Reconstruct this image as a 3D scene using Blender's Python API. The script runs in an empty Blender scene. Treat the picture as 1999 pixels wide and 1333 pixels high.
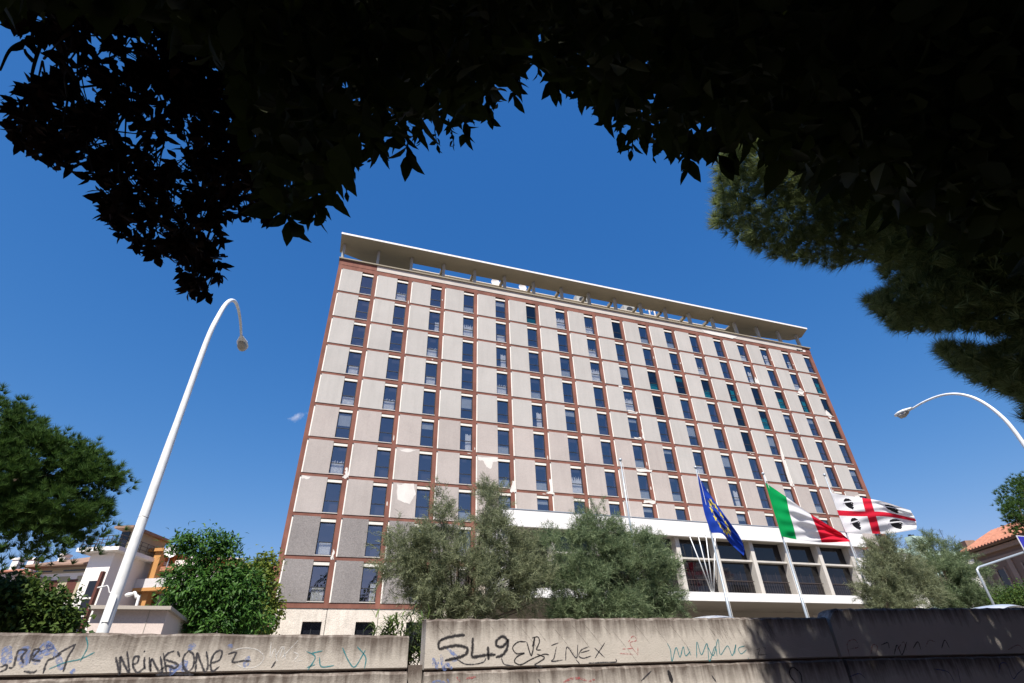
import bpy, math, random
import numpy as np
from mathutils import Matrix, Vector

random.seed(7)
rng = np.random.default_rng(7)
sc = bpy.context.scene
COL = sc.collection
R = math.radians

# ------------------------------------------------------------------ camera
cam_r = np.array([0.94679669, -0.32035569, -0.0307938])
cam_u = np.array([-0.15535526, -0.53873833, 0.82802522])
cam_f = np.array([0.28185239, 0.77918755, 0.55984461])
EYE = np.array([0.0, 0.0, 1.6])
FPX = 1026.775
cd = bpy.data.cameras.new("camera")
cam = bpy.data.objects.new("camera", cd)
COL.objects.link(cam)
cd.sensor_width = 36.0
cd.lens = FPX * 36.0 / 1999.0
cd.clip_start = 0.05
cd.clip_end = 6000
m = Matrix.Identity(4)
for k in range(3):
    m[k][0], m[k][1], m[k][2], m[k][3] = cam_r[k], cam_u[k], -cam_f[k], EYE[k]
cam.matrix_world = m
sc.camera = cam

# ------------------------------------------------------------------ light
SUN = np.array([-0.24, -0.52, 0.82]); SUN /= np.linalg.norm(SUN)
sun_el = math.asin(SUN[2]); sun_az = math.atan2(SUN[0], SUN[1])
world = bpy.data.worlds.new("World"); sc.world = world
world.use_nodes = True
nt = world.node_tree
sky = nt.nodes.new("ShaderNodeTexSky"); sky.sky_type = 'NISHITA'; sky.sun_disc = False
sky.sun_elevation = sun_el; sky.sun_rotation = sun_az
sky.altitude = 0; sky.air_density = 1.0; sky.dust_density = 0.3; sky.ozone_density = 3.5
hs = nt.nodes.new("ShaderNodeHueSaturation"); hs.inputs['Saturation'].default_value = 1.22
hs.inputs['Hue'].default_value = 0.505
bg = nt.nodes["Background"]; bg.inputs['Strength'].default_value = 0.098
# overall colour response of the sky, the same in every direction (per channel gain * value ** gamma)
sep = nt.nodes.new("ShaderNodeSeparateColor"); cmb = nt.nodes.new("ShaderNodeCombineColor")
nt.links.new(sky.outputs[0], hs.inputs['Color']); nt.links.new(hs.outputs[0], sep.inputs[0])
for ch, (ref, gam, gain) in enumerate(((.314, 1.25, .188), (.883, .80, .909), (2.41, .55, 2.84))):
    d_ = nt.nodes.new("ShaderNodeMath"); d_.operation = 'DIVIDE'; d_.inputs[1].default_value = ref
    p_ = nt.nodes.new("ShaderNodeMath"); p_.operation = 'POWER'; p_.inputs[1].default_value = gam
    m_ = nt.nodes.new("ShaderNodeMath"); m_.operation = 'MULTIPLY'; m_.inputs[1].default_value = gain
    nt.links.new(sep.outputs[ch], d_.inputs[0]); nt.links.new(d_.outputs[0], p_.inputs[0]); nt.links.new(p_.outputs[0], m_.inputs[0]); nt.links.new(m_.outputs[0], cmb.inputs[ch])
nt.links.new(cmb.outputs[0], bg.inputs[0])
sl = bpy.data.lights.new("sun", 'SUN'); sl.energy = 4.6; sl.angle = R(0.5); sl.color = (1.0, 0.94, 0.86)
so = bpy.data.objects.new("sun", sl); COL.objects.link(so)
so.rotation_euler = Vector(SUN).to_track_quat('Z', 'Y').to_euler()
sc.view_settings.view_transform = 'Standard'; sc.view_settings.look = 'None'
sc.view_settings.exposure = 0.75; sc.view_settings.gamma = 1.0
sc.view_settings.use_curve_mapping = False
sc.cycles.max_bounces = 6; sc.cycles.transparent_max_bounces = 12
sc.cycles.volume_bounces = 3; sc.cycles.diffuse_bounces = 3; sc.cycles.glossy_bounces = 3

# ------------------------------------------------------------------ helpers
def ray(x, y): return (x - 999.5) / FPX * cam_r - (y - 666.5) / FPX * cam_u + cam_f
def atY(x, y, Y): d = ray(x, y); return EYE + d * (Y / d[1])
def atZ(x, y, Z): d = ray(x, y); return EYE + d * ((Z - 1.6) / d[2])
def atD(x, y, dist): d = ray(x, y); return EYE + d * (dist / np.linalg.norm(d))
def atP(x, y, p0, n): d = ray(x, y); return EYE + d * (np.dot(np.asarray(p0) - EYE, n) / np.dot(d, n))
def to_px(P):
    d = np.atleast_2d(P) - EYE
    w = d @ cam_f
    ww = np.where(w > 1e-3, w, 1e-3)
    return np.stack([999.5 + FPX * (d @ cam_r) / ww, 666.5 - FPX * (d @ cam_u) / ww], 1), w
def in_poly(px, poly):
    poly = np.asarray(poly, float); x, y = px[:, 0], px[:, 1]
    ins = np.zeros(len(px), bool); n = len(poly)
    for i in range(n):
        x1, y1 = poly[i]; x2, y2 = poly[(i + 1) % n]
        c = ((y1 > y) != (y2 > y)) & (x < (x2 - x1) * (y - y1) / (y2 - y1 + 1e-12) + x1)
        ins ^= c
    return ins

def raw_mesh(name, V, F=None, quads=None, tris=None, mats=(), ids=None, smooth=False):
    me = bpy.data.meshes.new(name)
    if F is not None:
        me.from_pydata([tuple(v) for v in V], [], [tuple(f) for f in F])
    else:
        V = np.asarray(V, np.float32); k = 4 if quads is not None else 3
        idx = np.asarray(quads if quads is not None else tris, np.int32)
        me.vertices.add(len(V)); me.vertices.foreach_set("co", V.ravel())
        me.loops.add(idx.size); me.loops.foreach_set("vertex_index", idx.ravel())
        me.polygons.add(len(idx)); me.polygons.foreach_set("loop_start", np.arange(0, idx.size, k, dtype=np.int32))
        me.update(calc_edges=True)
    for mm in mats: me.materials.append(mm)
    if ids is not None: me.polygons.foreach_set("material_index", np.asarray(ids, np.int32))
    if smooth: me.polygons.foreach_set("use_smooth", np.ones(len(me.polygons), bool))
    me.update()
    return me
def link(name, me, parent=None, loc=None):
    o = bpy.data.objects.new(name, me); COL.objects.link(o)
    if parent is not None: o.parent = parent
    if loc is not None: o.location = loc
    return o
def tag(o, label, cat, group=None):
    o['label'] = label; o['category'] = cat
    if group: o['group'] = group
    return o
def thing(name, label, cat, loc=(0, 0, 0), group=None, rotz=0):
    o = bpy.data.objects.new(name, None); COL.objects.link(o)
    o.location = loc; o.rotation_euler = (0, 0, rotz); o.empty_display_size = 0.3
    return tag(o, label, cat, group)
def struct(o): o['kind'] = 'structure'; return o

class MB:
    def __init__(s): s.v = []; s.f = []; s.i = []
    def box(s, x0, x1, y0, y1, z0, z1, mi=0):
        b = len(s.v)
        s.v += [(x0,y0,z0),(x1,y0,z0),(x1,y1,z0),(x0,y1,z0),(x0,y0,z1),(x1,y0,z1),(x1,y1,z1),(x0,y1,z1)]
        for q in ((0,3,2,1),(4,5,6,7),(0,1,5,4),(1,2,6,5),(2,3,7,6),(3,0,4,7)): s.f.append(tuple(b+k for k in q)); s.i.append(mi)
        return s
    def prism(s, poly, z0, z1, mi=0):       # poly counter-clockwise in xy
        b = len(s.v); n = len(poly)
        s.v += [(p[0], p[1], z0) for p in poly] + [(p[0], p[1], z1) for p in poly]
        s.f.append(tuple(b + k for k in range(n - 1, -1, -1))); s.f.append(tuple(b + n + k for k in range(n))); s.i += [mi, mi]
        for k in range(n): s.f.append((b + k, b + (k+1) % n, b + n + (k+1) % n, b + n + k)); s.i.append(mi)
        return s
    def prism_y(s, poly, y0, y1, mi=0):     # poly in xz, counter-clockwise seen from -Y
        b = len(s.v); n = len(poly)
        s.v += [(p[0], y0, p[1]) for p in poly] + [(p[0], y1, p[1]) for p in poly]
        s.f.append(tuple(b + k for k in range(n))); s.f.append(tuple(b + n + k for k in range(n - 1, -1, -1))); s.i += [mi, mi]
        for k in range(n): s.f.append((b + k, b + n + k, b + n + (k+1) % n, b + (k+1) % n)); s.i.append(mi)
        return s
    def tube(s, pts, rad, n=8, mi=0, cap=True):
        pts = [np.asarray(p, float) for p in pts]; rad = rad if hasattr(rad, '__len__') else [rad] * len(pts)
        b = len(s.v); prev = None
        for k, p in enumerate(pts):
            t = pts[min(k+1, len(pts)-1)] - pts[max(k-1, 0)]; t = t / (np.linalg.norm(t) + 1e-9)
            a = np.array([0, 0, 1.0]) if abs(t[2]) < .9 else np.array([1.0, 0, 0])
            if prev is not None: a = prev
            e1 = a - t * np.dot(a, t); e1 /= np.linalg.norm(e1) + 1e-9; e2 = np.cross(t, e1); prev = e1
            for q in range(n):
                an = 2 * math.pi * q / n
                s.v.append(tuple(p + rad[k] * (math.cos(an) * e1 + math.sin(an) * e2)))
        for k in range(len(pts) - 1):
            for q in range(n):
                s.f.append((b+k*n+q, b+k*n+(q+1) % n, b+(k+1)*n+(q+1) % n, b+(k+1)*n+q)); s.i.append(mi)
        if cap:
            s.f.append(tuple(b + q for q in range(n - 1, -1, -1))); s.f.append(tuple(b + (len(pts)-1)*n + q for q in range(n))); s.i += [mi, mi]
        return s
    def mesh(s, name, *mats, smooth=False, bevel=0):
        me = raw_mesh(name, s.v, s.f, mats=mats, ids=s.i)
        if smooth:
            me.polygons.foreach_set("use_smooth", np.array([len(f) == 4 for f in s.f])); me.update()
        return me
    def obj(s, name, *mats, parent=None, loc=None, smooth=False):
        return link(name, s.mesh(name, *mats, smooth=smooth), parent, loc)

def mat(name, col, rough=.85, var=.12, scale=.6, bump=0., bscale=25., spec=.3, metal=0., detail=.08, objvar=0., streak=0.):
    M = bpy.data.materials.new(name); M.use_nodes = True; t = M.node_tree; L = t.links
    B = t.nodes["Principled BSDF"]; B.inputs['Roughness'].default_value = rough
    B.inputs['Specular IOR Level'].default_value = spec; B.inputs['Metallic'].default_value = metal
    g = t.nodes.new("ShaderNodeNewGeometry")
    n1 = t.nodes.new("ShaderNodeTexNoise"); n1.inputs['Scale'].default_value = scale; n1.inputs['Detail'].default_value = 6
    n2 = t.nodes.new("ShaderNodeTexNoise"); n2.inputs['Scale'].default_value = bscale; n2.inputs['Detail'].default_value = 3
    L.new(g.outputs['Position'], n1.inputs['Vector']); L.new(g.outputs['Position'], n2.inputs['Vector'])
    r1 = t.nodes.new("ShaderNodeMapRange"); r1.inputs[1].default_value = .3; r1.inputs[2].default_value = .7
    r1.inputs[3].default_value = 1 - var; r1.inputs[4].default_value = 1 + var
    r2 = t.nodes.new("ShaderNodeMapRange"); r2.inputs[1].default_value = .3; r2.inputs[2].default_value = .7
    r2.inputs[3].default_value = 1 - detail; r2.inputs[4].default_value = 1 + detail
    L.new(n1.outputs[0], r1.inputs[0]); L.new(n2.outputs[0], r2.inputs[0])
    mu = t.nodes.new("ShaderNodeMath"); mu.operation = 'MULTIPLY'; L.new(r1.outputs[0], mu.inputs[0]); L.new(r2.outputs[0], mu.inputs[1])
    last = mu
    if objvar:
        oi = t.nodes.new("ShaderNodeObjectInfo"); r3 = t.nodes.new("ShaderNodeMapRange")
        r3.inputs[3].default_value = 1 - objvar; r3.inputs[4].default_value = 1 + objvar
        L.new(oi.outputs['Random'], r3.inputs[0]); m2 = t.nodes.new("ShaderNodeMath"); m2.operation = 'MULTIPLY'
        L.new(mu.outputs[0], m2.inputs[0]); L.new(r3.outputs[0], m2.inputs[1]); last = m2
    vm = t.nodes.new("ShaderNodeVectorMath"); vm.operation = 'SCALE'; vm.inputs[0].default_value = col[:3]
    L.new(last.outputs[0], vm.inputs['Scale']); L.new(vm.outputs[0], B.inputs['Base Color'])
    if streak:
        mp = t.nodes.new("ShaderNodeMapping"); mp.inputs['Scale'].default_value = (1.7, 1.7, .16); L.new(g.outputs['Position'], mp.inputs['Vector'])
        ns = t.nodes.new("ShaderNodeTexNoise"); ns.inputs['Scale'].default_value = 1.0; ns.inputs['Detail'].default_value = 6; ns.inputs['Roughness'].default_value = .7; L.new(mp.outputs[0], ns.inputs['Vector'])
        rs = t.nodes.new("ShaderNodeMapRange"); rs.inputs[1].default_value = .46; rs.inputs[2].default_value = .75; rs.inputs[3].default_value = 1; rs.inputs[4].default_value = 1 - streak; L.new(ns.outputs[0], rs.inputs[0])
        v2 = t.nodes.new("ShaderNodeVectorMath"); v2.operation = 'SCALE'; L.new(vm.outputs[0], v2.inputs[0]); L.new(rs.outputs[0], v2.inputs['Scale']); L.new(v2.outputs[0], B.inputs['Base Color'])
    if bump:
        bp = t.nodes.new("ShaderNodeBump"); bp.inputs['Strength'].default_value = bump; bp.inputs['Distance'].default_value = .02
        L.new(n2.outputs[0], bp.inputs['Height']); L.new(bp.outputs[0], B.inputs['Normal'])
    return M
def leaf_mat(name, c1, c2, trans=.35, rough=.55, spec=.25, tcol=None):
    M = bpy.data.materials.new(name); M.use_nodes = True; t = M.node_tree; L = t.links
    B = t.nodes["Principled BSDF"]; B.inputs['Roughness'].default_value = rough; B.inputs['Specular IOR Level'].default_value = spec
    g = t.nodes.new("ShaderNodeNewGeometry"); cr = t.nodes.new("ShaderNodeValToRGB")
    cr.color_ramp.elements[0].color = (*c1, 1); cr.color_ramp.elements[1].color = (*c2, 1)
    L.new(g.outputs['Random Per Island'], cr.inputs[0]); L.new(cr.outputs[0], B.inputs['Base Color'])
    T = t.nodes.new("ShaderNodeBsdfTranslucent")
    if tcol: T.inputs[0].default_value = (*tcol, 1)
    else: L.new(cr.outputs[0], T.inputs[0])
    mx = t.nodes.new("ShaderNodeMixShader"); mx.inputs[0].default_value = trans
    L.new(B.outputs[0], mx.inputs[1]); L.new(T.outputs[0], mx.inputs[2]); L.new(mx.outputs[0], t.nodes["Material Output"].inputs[0])
    return M
def glass_mat(name, tint=(.55, .6, .7), refl=.3, rough=.02, wav=.0):
    M = bpy.data.materials.new(name); M.use_nodes = True; t = M.node_tree; L = t.links
    t.nodes.remove(t.nodes["Principled BSDF"])
    G = t.nodes.new("ShaderNodeBsdfGlossy"); G.inputs['Roughness'].default_value = rough; G.inputs[0].default_value = (1, .92, 1, 1)
    T = t.nodes.new("ShaderNodeBsdfTransparent"); T.inputs[0].default_value = (*tint, 1)
    f = t.nodes.new("ShaderNodeFresnel"); f.inputs[0].default_value = 1.5
    ad = t.nodes.new("ShaderNodeMath"); ad.operation = 'ADD'; ad.inputs[1].default_value = refl; ad.use_clamp = True
    L.new(f.outputs[0], ad.inputs[0])
    gb2 = t.nodes.new("ShaderNodeNewGeometry"); inv = t.nodes.new("ShaderNodeMath"); inv.operation = 'SUBTRACT'; inv.inputs[0].default_value = 1; L.new(gb2.outputs['Backfacing'], inv.inputs[1])
    ml = t.nodes.new("ShaderNodeMath"); ml.operation = 'MULTIPLY'; L.new(ad.outputs[0], ml.inputs[0]); L.new(inv.outputs[0], ml.inputs[1])
    if wav:
        gm = t.nodes.new("ShaderNodeNewGeometry"); n = t.nodes.new("ShaderNodeTexNoise"); n.inputs['Scale'].default_value = .7
        L.new(gm.outputs['Position'], n.inputs['Vector']); bp = t.nodes.new("ShaderNodeBump"); bp.inputs['Strength'].default_value = wav; bp.inputs['Distance'].default_value = .05
        L.new(n.outputs[0], bp.inputs['Height']); L.new(bp.outputs[0], G.inputs['Normal'])
    mx = t.nodes.new("ShaderNodeMixShader"); L.new(ml.outputs[0], mx.inputs[0]); L.new(T.outputs[0], mx.inputs[1]); L.new(G.outputs[0], mx.inputs[2])
    L.new(mx.outputs[0], t.nodes["Material Output"].inputs[0])
    return M

# ------------------------------------------------------------------ materials
M_brown = mat("brick_brown_render", (.185, .078, .056), .85, .22, .7, .2, 30, streak=-.35)
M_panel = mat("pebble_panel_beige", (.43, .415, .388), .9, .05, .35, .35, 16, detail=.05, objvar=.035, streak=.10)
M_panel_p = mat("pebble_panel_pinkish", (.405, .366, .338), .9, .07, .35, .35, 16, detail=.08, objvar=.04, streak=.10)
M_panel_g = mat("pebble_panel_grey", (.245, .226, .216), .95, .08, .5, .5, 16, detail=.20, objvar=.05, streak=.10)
M_cream = mat("cream_strip", (.66, .60, .50), .8, .08, 1.0)
M_bare = mat("bare_plaster", (.60, .55, .49), .9, .08, 1.2, .2, 30)
M_bare_w = mat("white_patch_plaster", (.64, .615, .57), .9, .06, 1.2, .2, 30)
M_frame = mat("dark_window_frame", (.03, .032, .036), .5, .05)
M_sill = mat("pale_sill", (.5, .47, .43), .7, .1)
M_shut = mat("white_shutter_box", (.68, .65, .58), .6, .06, 1.5)
M_glass = glass_mat("window_glass", (.80, .80, .82), .19, .015, .25)
M_glass_t = glass_mat("teal_window_glass", (.10, .55, .60), .05, .02, .25)
M_curt = mat("white_curtain", (.85, .88, .82), .9, .06, 2.0)
M_blind = mat("grey_green_blind", (.42, .47, .44), .9, .06, 2.0)
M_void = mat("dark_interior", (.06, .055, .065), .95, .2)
M_slab = mat("roof_slab_concrete", (.30, .265, .20), .9, .07, .25, .1, 12)
M_white = mat("white_paint", (.78, .77, .745), .7, .03, .5, .05, 20, streak=.10)
M_rib = mat("grey_column_concrete", (.34, .36, .345), .9, .10, .8)
M_plinth = mat("rough_white_stucco", (.66, .60, .52), .95, .10, 1.2, .9, 14, detail=.12, streak=.2)
M_pier = mat("pale_pier_concrete", (.56, .53, .48), .85, .08, .6, streak=.2)
M_soffit = mat("podium_soffit", (.40, .36, .31), .9, .06, .4)
M_dark = mat("dark_glass", (.010, .011, .016), .12, .1, .2, spec=.5)
M_metal = mat("galvanised_metal", (.40, .45, .49), .45, .06, 2.0, metal=.4)
M_lamp = mat("white_lamp_paint", (.84, .86, .86), .45, .09, 1.5, .05, 8, streak=.22)
M_lampg = mat("lamp_diffuser", (.42, .40, .36), .35, .15, 12)
M_conc = None
M_asph = mat("asphalt", (.045, .045, .047), .95, .15, .6, .3, 30)
M_pave = mat("paving", (.05, .049, .047), .95, .15, .6, .3, 20)
M_bark = mat("bark", (.085, .062, .048), .95, .25, 4, .6, 18)
M_barkd = mat("dark_bark", (.030, .024, .020), .95, .25, 4, .6, 18)

# ------------------------------------------------------------------ ground
def sheet(name, pts, mtl): return struct(link(name, raw_mesh(name, pts, [tuple(range(len(pts)))], mats=(mtl,))))
sheet("ground", [(-1500, -1500, -.02), (1500, -1500, -.02), (1500, 2500, -.02), (-1500, 2500, -.02)], M_pave)
sheet("pavement", [(-60, -30, .0), (60, -30, .0), (60, 6.52, .0), (-60, 6.52, .0)], M_pave)
GZ = 1.86
gb = MB().box(-420, 420, 6.86, 600, .0, GZ); struct(gb.obj("raised_terrain", mat("forecourt", (.17, .155, .135), .95, .15, .4, .2, 20)))

# ------------------------------------------------------------------ main building
D = 44.657; B = 3.6889; X0 = -2.4502; Z0 = 36.546; FH = 3.2
def bx(i): return X0 + i * B
def rz(j): return Z0 - FH * j
PODX0, PODX1 = 12.25, 47.6
bld = thing("office_tower", "ten storey tower with a grid of beige panels, brown pillars and an open roof canopy", "building", (28, D, GZ))
OFF = np.array([28, D, GZ])
def part(name, me, parent=bld, loc=(0, 0, 0)):
    return link(name, me, parent, tuple(np.asarray(loc, float) - OFF))
# core volume
c = MB().box(-2.55, 60.1, D + 1.0, D + 14, GZ, 40.6); part("inner_wall", c.mesh("inner_wall", M_void))
c = MB().box(-2.92, -2.55, D + .06, D + 14, 7.2, 40.4); part("side_wall", c.mesh("side_wall", M_brown))
c = MB().box(60.1, 60.4, D + .06, D + 14, GZ, 40.4); part("side_wall", c.mesh("side_wall", M_brown))
# pillars
pil = MB().box(0, .37, D + .03, D + .6, rz(9) - .36, 40.02).mesh("pillar", M_brown)
lowp = {}
for i in range(18):
    if 5 <= i <= 13:
        if 'p' not in lowp: lowp['p'] = MB().box(0, .37, D + .03, D + .6, rz(7) - .6, 40.02).mesh("pillar", M_brown)
        part("pillar", lowp['p'], loc=(bx(i) - .47, 0, 0))
    else: part("pillar", pil, loc=(bx(i) - .47, 0, 0))
def hidden(i, j): return 4 <= i <= 13 and j >= 8
# beams: one per storey line and bay
fb = MB().box(-.10, B - .47, D + .045, D + .55, -.36, 0).mesh("floor_beam", M_brown)
bm_top = MB().box(-.10, B - .47, D + .045, D + .55, -.01, .49).mesh("top_beam", M_brown)
panel = MB()
panel.box(0, 2.03, D, D + .12, 0, 2.93)
pms = {k: panel.mesh("facade_panel", k_m) for k, k_m in (('b', M_panel), ('p', M_panel_p), ('g', M_panel_g))}
strip = MB().box(-.098, -.004, D + .01, D + .5, .0, 2.82).box(-.098, -.004, D - .01, D + .5, 2.821, 2.92, 1).mesh("edge_strip", mat("white_edge_strip", (.78, .75, .68), .8, .05, 1.0), M_frame)
# window pieces, local origin at the window's bottom left
WW = 1.16; WH = 2.42; TR = .95; y0 = D + .13
fr = MB()
fr.box(0, .05, y0, y0 + .06, 0, WH).box(WW - .05, WW, y0, y0 + .06, 0, WH).box(.05, WW - .05, y0, y0 + .06, 0, .045).box(.05, WW - .05, y0, y0 + .06, WH - .06, WH).box(.05, WW - .05, y0 - .004, y0 + .06, TR - .03, TR + .03)
fr_m = fr.mesh("window_frame", M_frame)
up_m = {g: MB().box(.05, WW - .05, y0 + .03, y0 + .038, TR + .03, WH - .06).mesh("upper_pane", mm) for g, mm in (('n', M_glass), ('t', M_glass_t))}
lo_m = {g: MB().box(.05, WW - .05, y0 + .03, y0 + .038, .045, TR - .03).mesh("lower_pane", mm) for g, mm in (('n', M_glass), ('t', M_glass_t))}
sh_m = MB().box(0, WW, y0 - .07, y0 + .2, WH + .045, WH + .255).box(0, WW, y0 - .0, y0 + .2, WH + .001, WH + .044, 1).box(0, WW, y0 + .01, y0 + .2, WH + .256, WH + .34, 1).mesh("shutter_box", M_shut, M_frame)
si_m = MB().box(-.03, WW + .01, y0 - .14, y0 + .1, -.065, -.002).mesh("window_sill", M_sill)
def curtain_mesh(x0, x1, h0, h1, fold, jag=0):
    n = max(4, int((x1 - x0) / .035)); V = []; F = []
    for k in range(n + 1):
        x = x0 + (x1 - x0) * k / n; y = y0 + .16 + fold * math.sin(k * 2.1) + random.uniform(-.01, .01)
        hh = h1 + (random.uniform(-jag, jag) if jag else 0)
        V += [(x, y, h0), (x, y, hh)]
    for k in range(n): F.append((2*k, 2*k+2, 2*k+3, 2*k+1))
    return V, F
curts = []
for (a, b_, h0, h1, fo, jg) in ((.08, 1.08, .05, 1.15, .04, .14), (.2, 1.05, .05, 1.0, .04, .02), (.55, 1.1, .05, 1.7, .03, .1), (.08, 1.1, .05, .9, .035, .02), (.06, 1.1, .05, 1.5, .04, .3), (.7, 1.1, .05, 1.3, .03, .05)):
    V, F = curtain_mesh(a, b_, h0, h1, fo, jg); curts.append(raw_mesh("curtain", V, F, mats=(M_curt,)))
blinds = [MB().box(.06, 1.1, y0 + .1, y0 + .12, a, b_).mesh("roller_blind", M_blind) for a, b_ in ((1.75, 2.3), (.05, .9), (1.2, 2.36), (1.95, 2.36), (.05, .75))]
teal = {(9,2),(10,2),(11,2),(12,2),(13,2),(14,2),(15,2),(16,2),(9,3),(12,3),(13,3),(16,3),(5,0),(8,0),(12,4),(16,1)}
fixed = {(0,3):('c',1),(1,0):('c',0),(3,1):('c',4),(1,4):('c',0),(0,6):('c',0),(0,8):('c',1),(0,9):('c',1),(0,5):('b',2),(4,3):('c',0),(4,2):('c',2),(2,2):('c',0),(3,4):('b',2),(4,5):('b',1),(2,5):('b',0),(6,6):('c',4),(3,0):('b',4),(5,0):('b',4),(7,0):('c',0),(7,1):('c',0),(2,0):None,(0,1):None,(0,2):None,(1,2):None,(1,6):None,(0,7):None,(1,7):None,(2,6):None,(2,7):None,(1,9):('c',5),(4,6):('b',4)}
for i in range(17):
    for j in range(10):
        if hidden(i, j): continue
        z = rz(j)
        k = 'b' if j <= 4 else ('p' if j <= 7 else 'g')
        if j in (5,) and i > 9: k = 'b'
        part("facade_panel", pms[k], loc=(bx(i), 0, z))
        part("edge_strip", strip, loc=(bx(i), 0, z))
        part("floor_beam", fb, loc=(bx(i), 0, z))
        if j == 0: part("top_beam", bm_top, loc=(bx(i), 0, z + 3.0))
        w = part("window", fr_m, loc=(bx(i) + 2.045, 0, z + .09))
        g = 't' if (i, j) in teal else 'n'
        link("upper_pane", up_m[g], w); link("lower_pane", lo_m[g], w); link("shutter_box", sh_m, w); link("window_sill", si_m, w)
        ch = fixed[(i, j)] if (i, j) in fixed else random.choice([None, None, None, ('c', random.randrange(6)), ('b', random.randrange(5)), ('b', random.randrange(5)), ('c', random.randrange(6))])
        if ch: link("curtain" if ch[0] == 'c' else "roller_blind", (curts if ch[0] == 'c' else blinds)[ch[1]], w)
# plain wall where the podium stands against the tower
part("rear_podium_wall", MB().box(bx(4) - .1, bx(14) - .48, D + .3, D + .9, GZ, rz(7) - .37).mesh("rear_podium_wall", M_plinth))
# top band and ledge
part("top_band", MB().box(bx(1) - .25, 59.0, D + .0, D + .6, 40.05, 40.72).mesh("top_band", mat("grey_cream_band", (.50, .46, .41), .9, .1, .5)))
part("end_band", MB().box(-2.92, bx(1) - .26, D + .02, D + .6, 40.03, 40.71).mesh("end_band", M_brown))
part("end_band", MB().box(59.01, 60.4, D + .02, D + .6, 40.03, 40.71).mesh("end_band", M_brown))
part("roof_ledge", MB().box(-3.0, 60.5, D - .16, D + 14, 40.73, 40.87).mesh("roof_ledge", M_slab))
part("roof_deck", MB().box(-2.7, 60.1, D + .3, D + 13.8, 40.875, 40.95).mesh("roof_deck", M_slab))
# roof columns and canopy slab
colm = MB().box(-.14, .14, D + .42, D + .80, 40.95, 43.33).mesh("roof_column", M_rib)
for i in range(18):
    part("roof_column", colm, loc=(bx(i) - .29 if 0 < i < 17 else (bx(0) - .3 if i == 0 else 59.6), 0, 0))
S0, S1 = 43.33, 43.52
yf, ym, yo, yb = 43.62, 46.05, 47.0, 47.6
part("canopy_slab", MB().prism([(-3.2, yf), (60.15, yf), (60.9, ym - .6), (60.6, ym - .01), (-3.2, ym - .01)], S0, S1).mesh("canopy_slab", M_slab))
part("slab_edge", MB().box(-3.21, 60.15, yf - .05, yf - .002, S0 + .0, S1 + .03).mesh("slab_edge", M_white))
xs0, xs1 = bx(2) - .1, bx(14) - .3
part("canopy_end", MB().prism([(-3.2, ym), (xs0, ym), (xs0, yb), (.5, yb), (-3.2, ym + .5)], S0, S1).mesh("canopy_end", M_slab))
part("canopy_end", MB().prism([(xs1, ym), (60.6, ym), (59.7, ym + .6), (58.0, ym + .85), (xs1, yb)], S0, S1).mesh("canopy_end", M_slab))
part("rear_beam", MB().box(xs0 + .002, xs1 - .002, yo, yb, S0 - .001, S0 + .10).mesh("rear_beam", M_cream))
ribm = MB().box(-.15, .15, ym + .002, yo - .002, S0 - .16, S1 - .01).mesh("canopy_rib", M_slab)
for i in range(3, 14): part("canopy_rib", ribm, loc=(bx(i) - .29, 0, 0))
# plinth
pm_ = MB().box(0, B - .01, D + .10, D + .9, 4.2, rz(9) - .362).mesh("plinth_panel", M_plinth)
for i in (-1, 0, 1, 2, 3, 14, 15, 16):
    if i == -1:
        part("plinth_corner", MB().box(-2.95, bx(0) - .13, D + .05, D + .9, GZ, rz(9) - .362).mesh("plinth_corner", mat("plinth_brick", (.42, .24, .17), .9, .2, 2, .4, 12))); continue
    xa = bx(i) - .12
    ps = MB()
    wx0, wx1, wz0, wz1 = 2.10, 3.42, 4.6, 6.52
    ps.box(0, wx0, D + .10, D + .9, GZ, rz(9) - .362).box(wx1, B - .04, D + .10, D + .9, GZ, rz(9) - .362).box(wx0, wx1, D + .10, D + .9, wz1, rz(9) - .362).box(wx0, wx1, D + .10, D + .9, GZ, wz0)
    pp = part("plinth_panel", ps.mesh("plinth_panel", M_plinth), loc=(xa, 0, 0))
    link("basement_window", MB().box(wx0, wx1, D + .42, D + .5, wz0, wz1).box(wx0 + .62, wx0 + .67, D + .38, D + .42, wz0, wz1, 1).mesh("basement_window", M_dark, M_frame), pp)
# bare plaster patches (irregular, 4 mm proud)
def blob(pts_px, yy, name="bare_patch", mtl=M_bare_w):
    c = [atY(p[0], p[1], yy) for p in pts_px]
    # jagged subdivision
    out = []
    for k in range(len(c)):
        a, b_ = c[k], c[(k+1) % len(c)]
        out.append(a)
        for t in (.25, .5, .75):
            q = a + (b_ - a) * t; q = q + np.array([random.uniform(-.07, .07), 0, random.uniform(-.07, .07)]); out.append(q)
    V = [(q[0], yy, q[2]) for q in out] + [(q[0], yy + .012, q[2]) for q in out]; n = len(out)
    F = [tuple(range(n))] + [(k, k + n, (k+1) % n + n, (k+1) % n) for k in range(n)]
    me = raw_mesh(name, V, F, mats=(mtl,))
    return part(name, me)
yp = D - .006
blob([(775, 945), (808, 944), (812, 965), (800, 984), (776, 975)], yp)
blob([(932, 891), (971, 893), (972, 900), (962, 902), (958, 915), (950, 912), (944, 900), (933, 897)], yp)
blob([(777, 877), (800, 877), (812, 880), (790, 882)], yp)
blob([(587, 928), (607, 930), (604, 934), (590, 935)], yp)
blob([(1270, 618), (1288, 622), (1286, 626), (1270, 622)], yp - .01) if False else None
yq = D + .02
blob([(675, 913), (679, 913), (681, 932), (672, 934), (669, 930), (674, 924)], yq)
blob([(650, 1072), (653, 1075), (652, 1092), (645, 1092), (648, 1082)], yq)
blob([(1000, 938), (1008, 939), (1008, 962), (996, 960)], yq)
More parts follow.
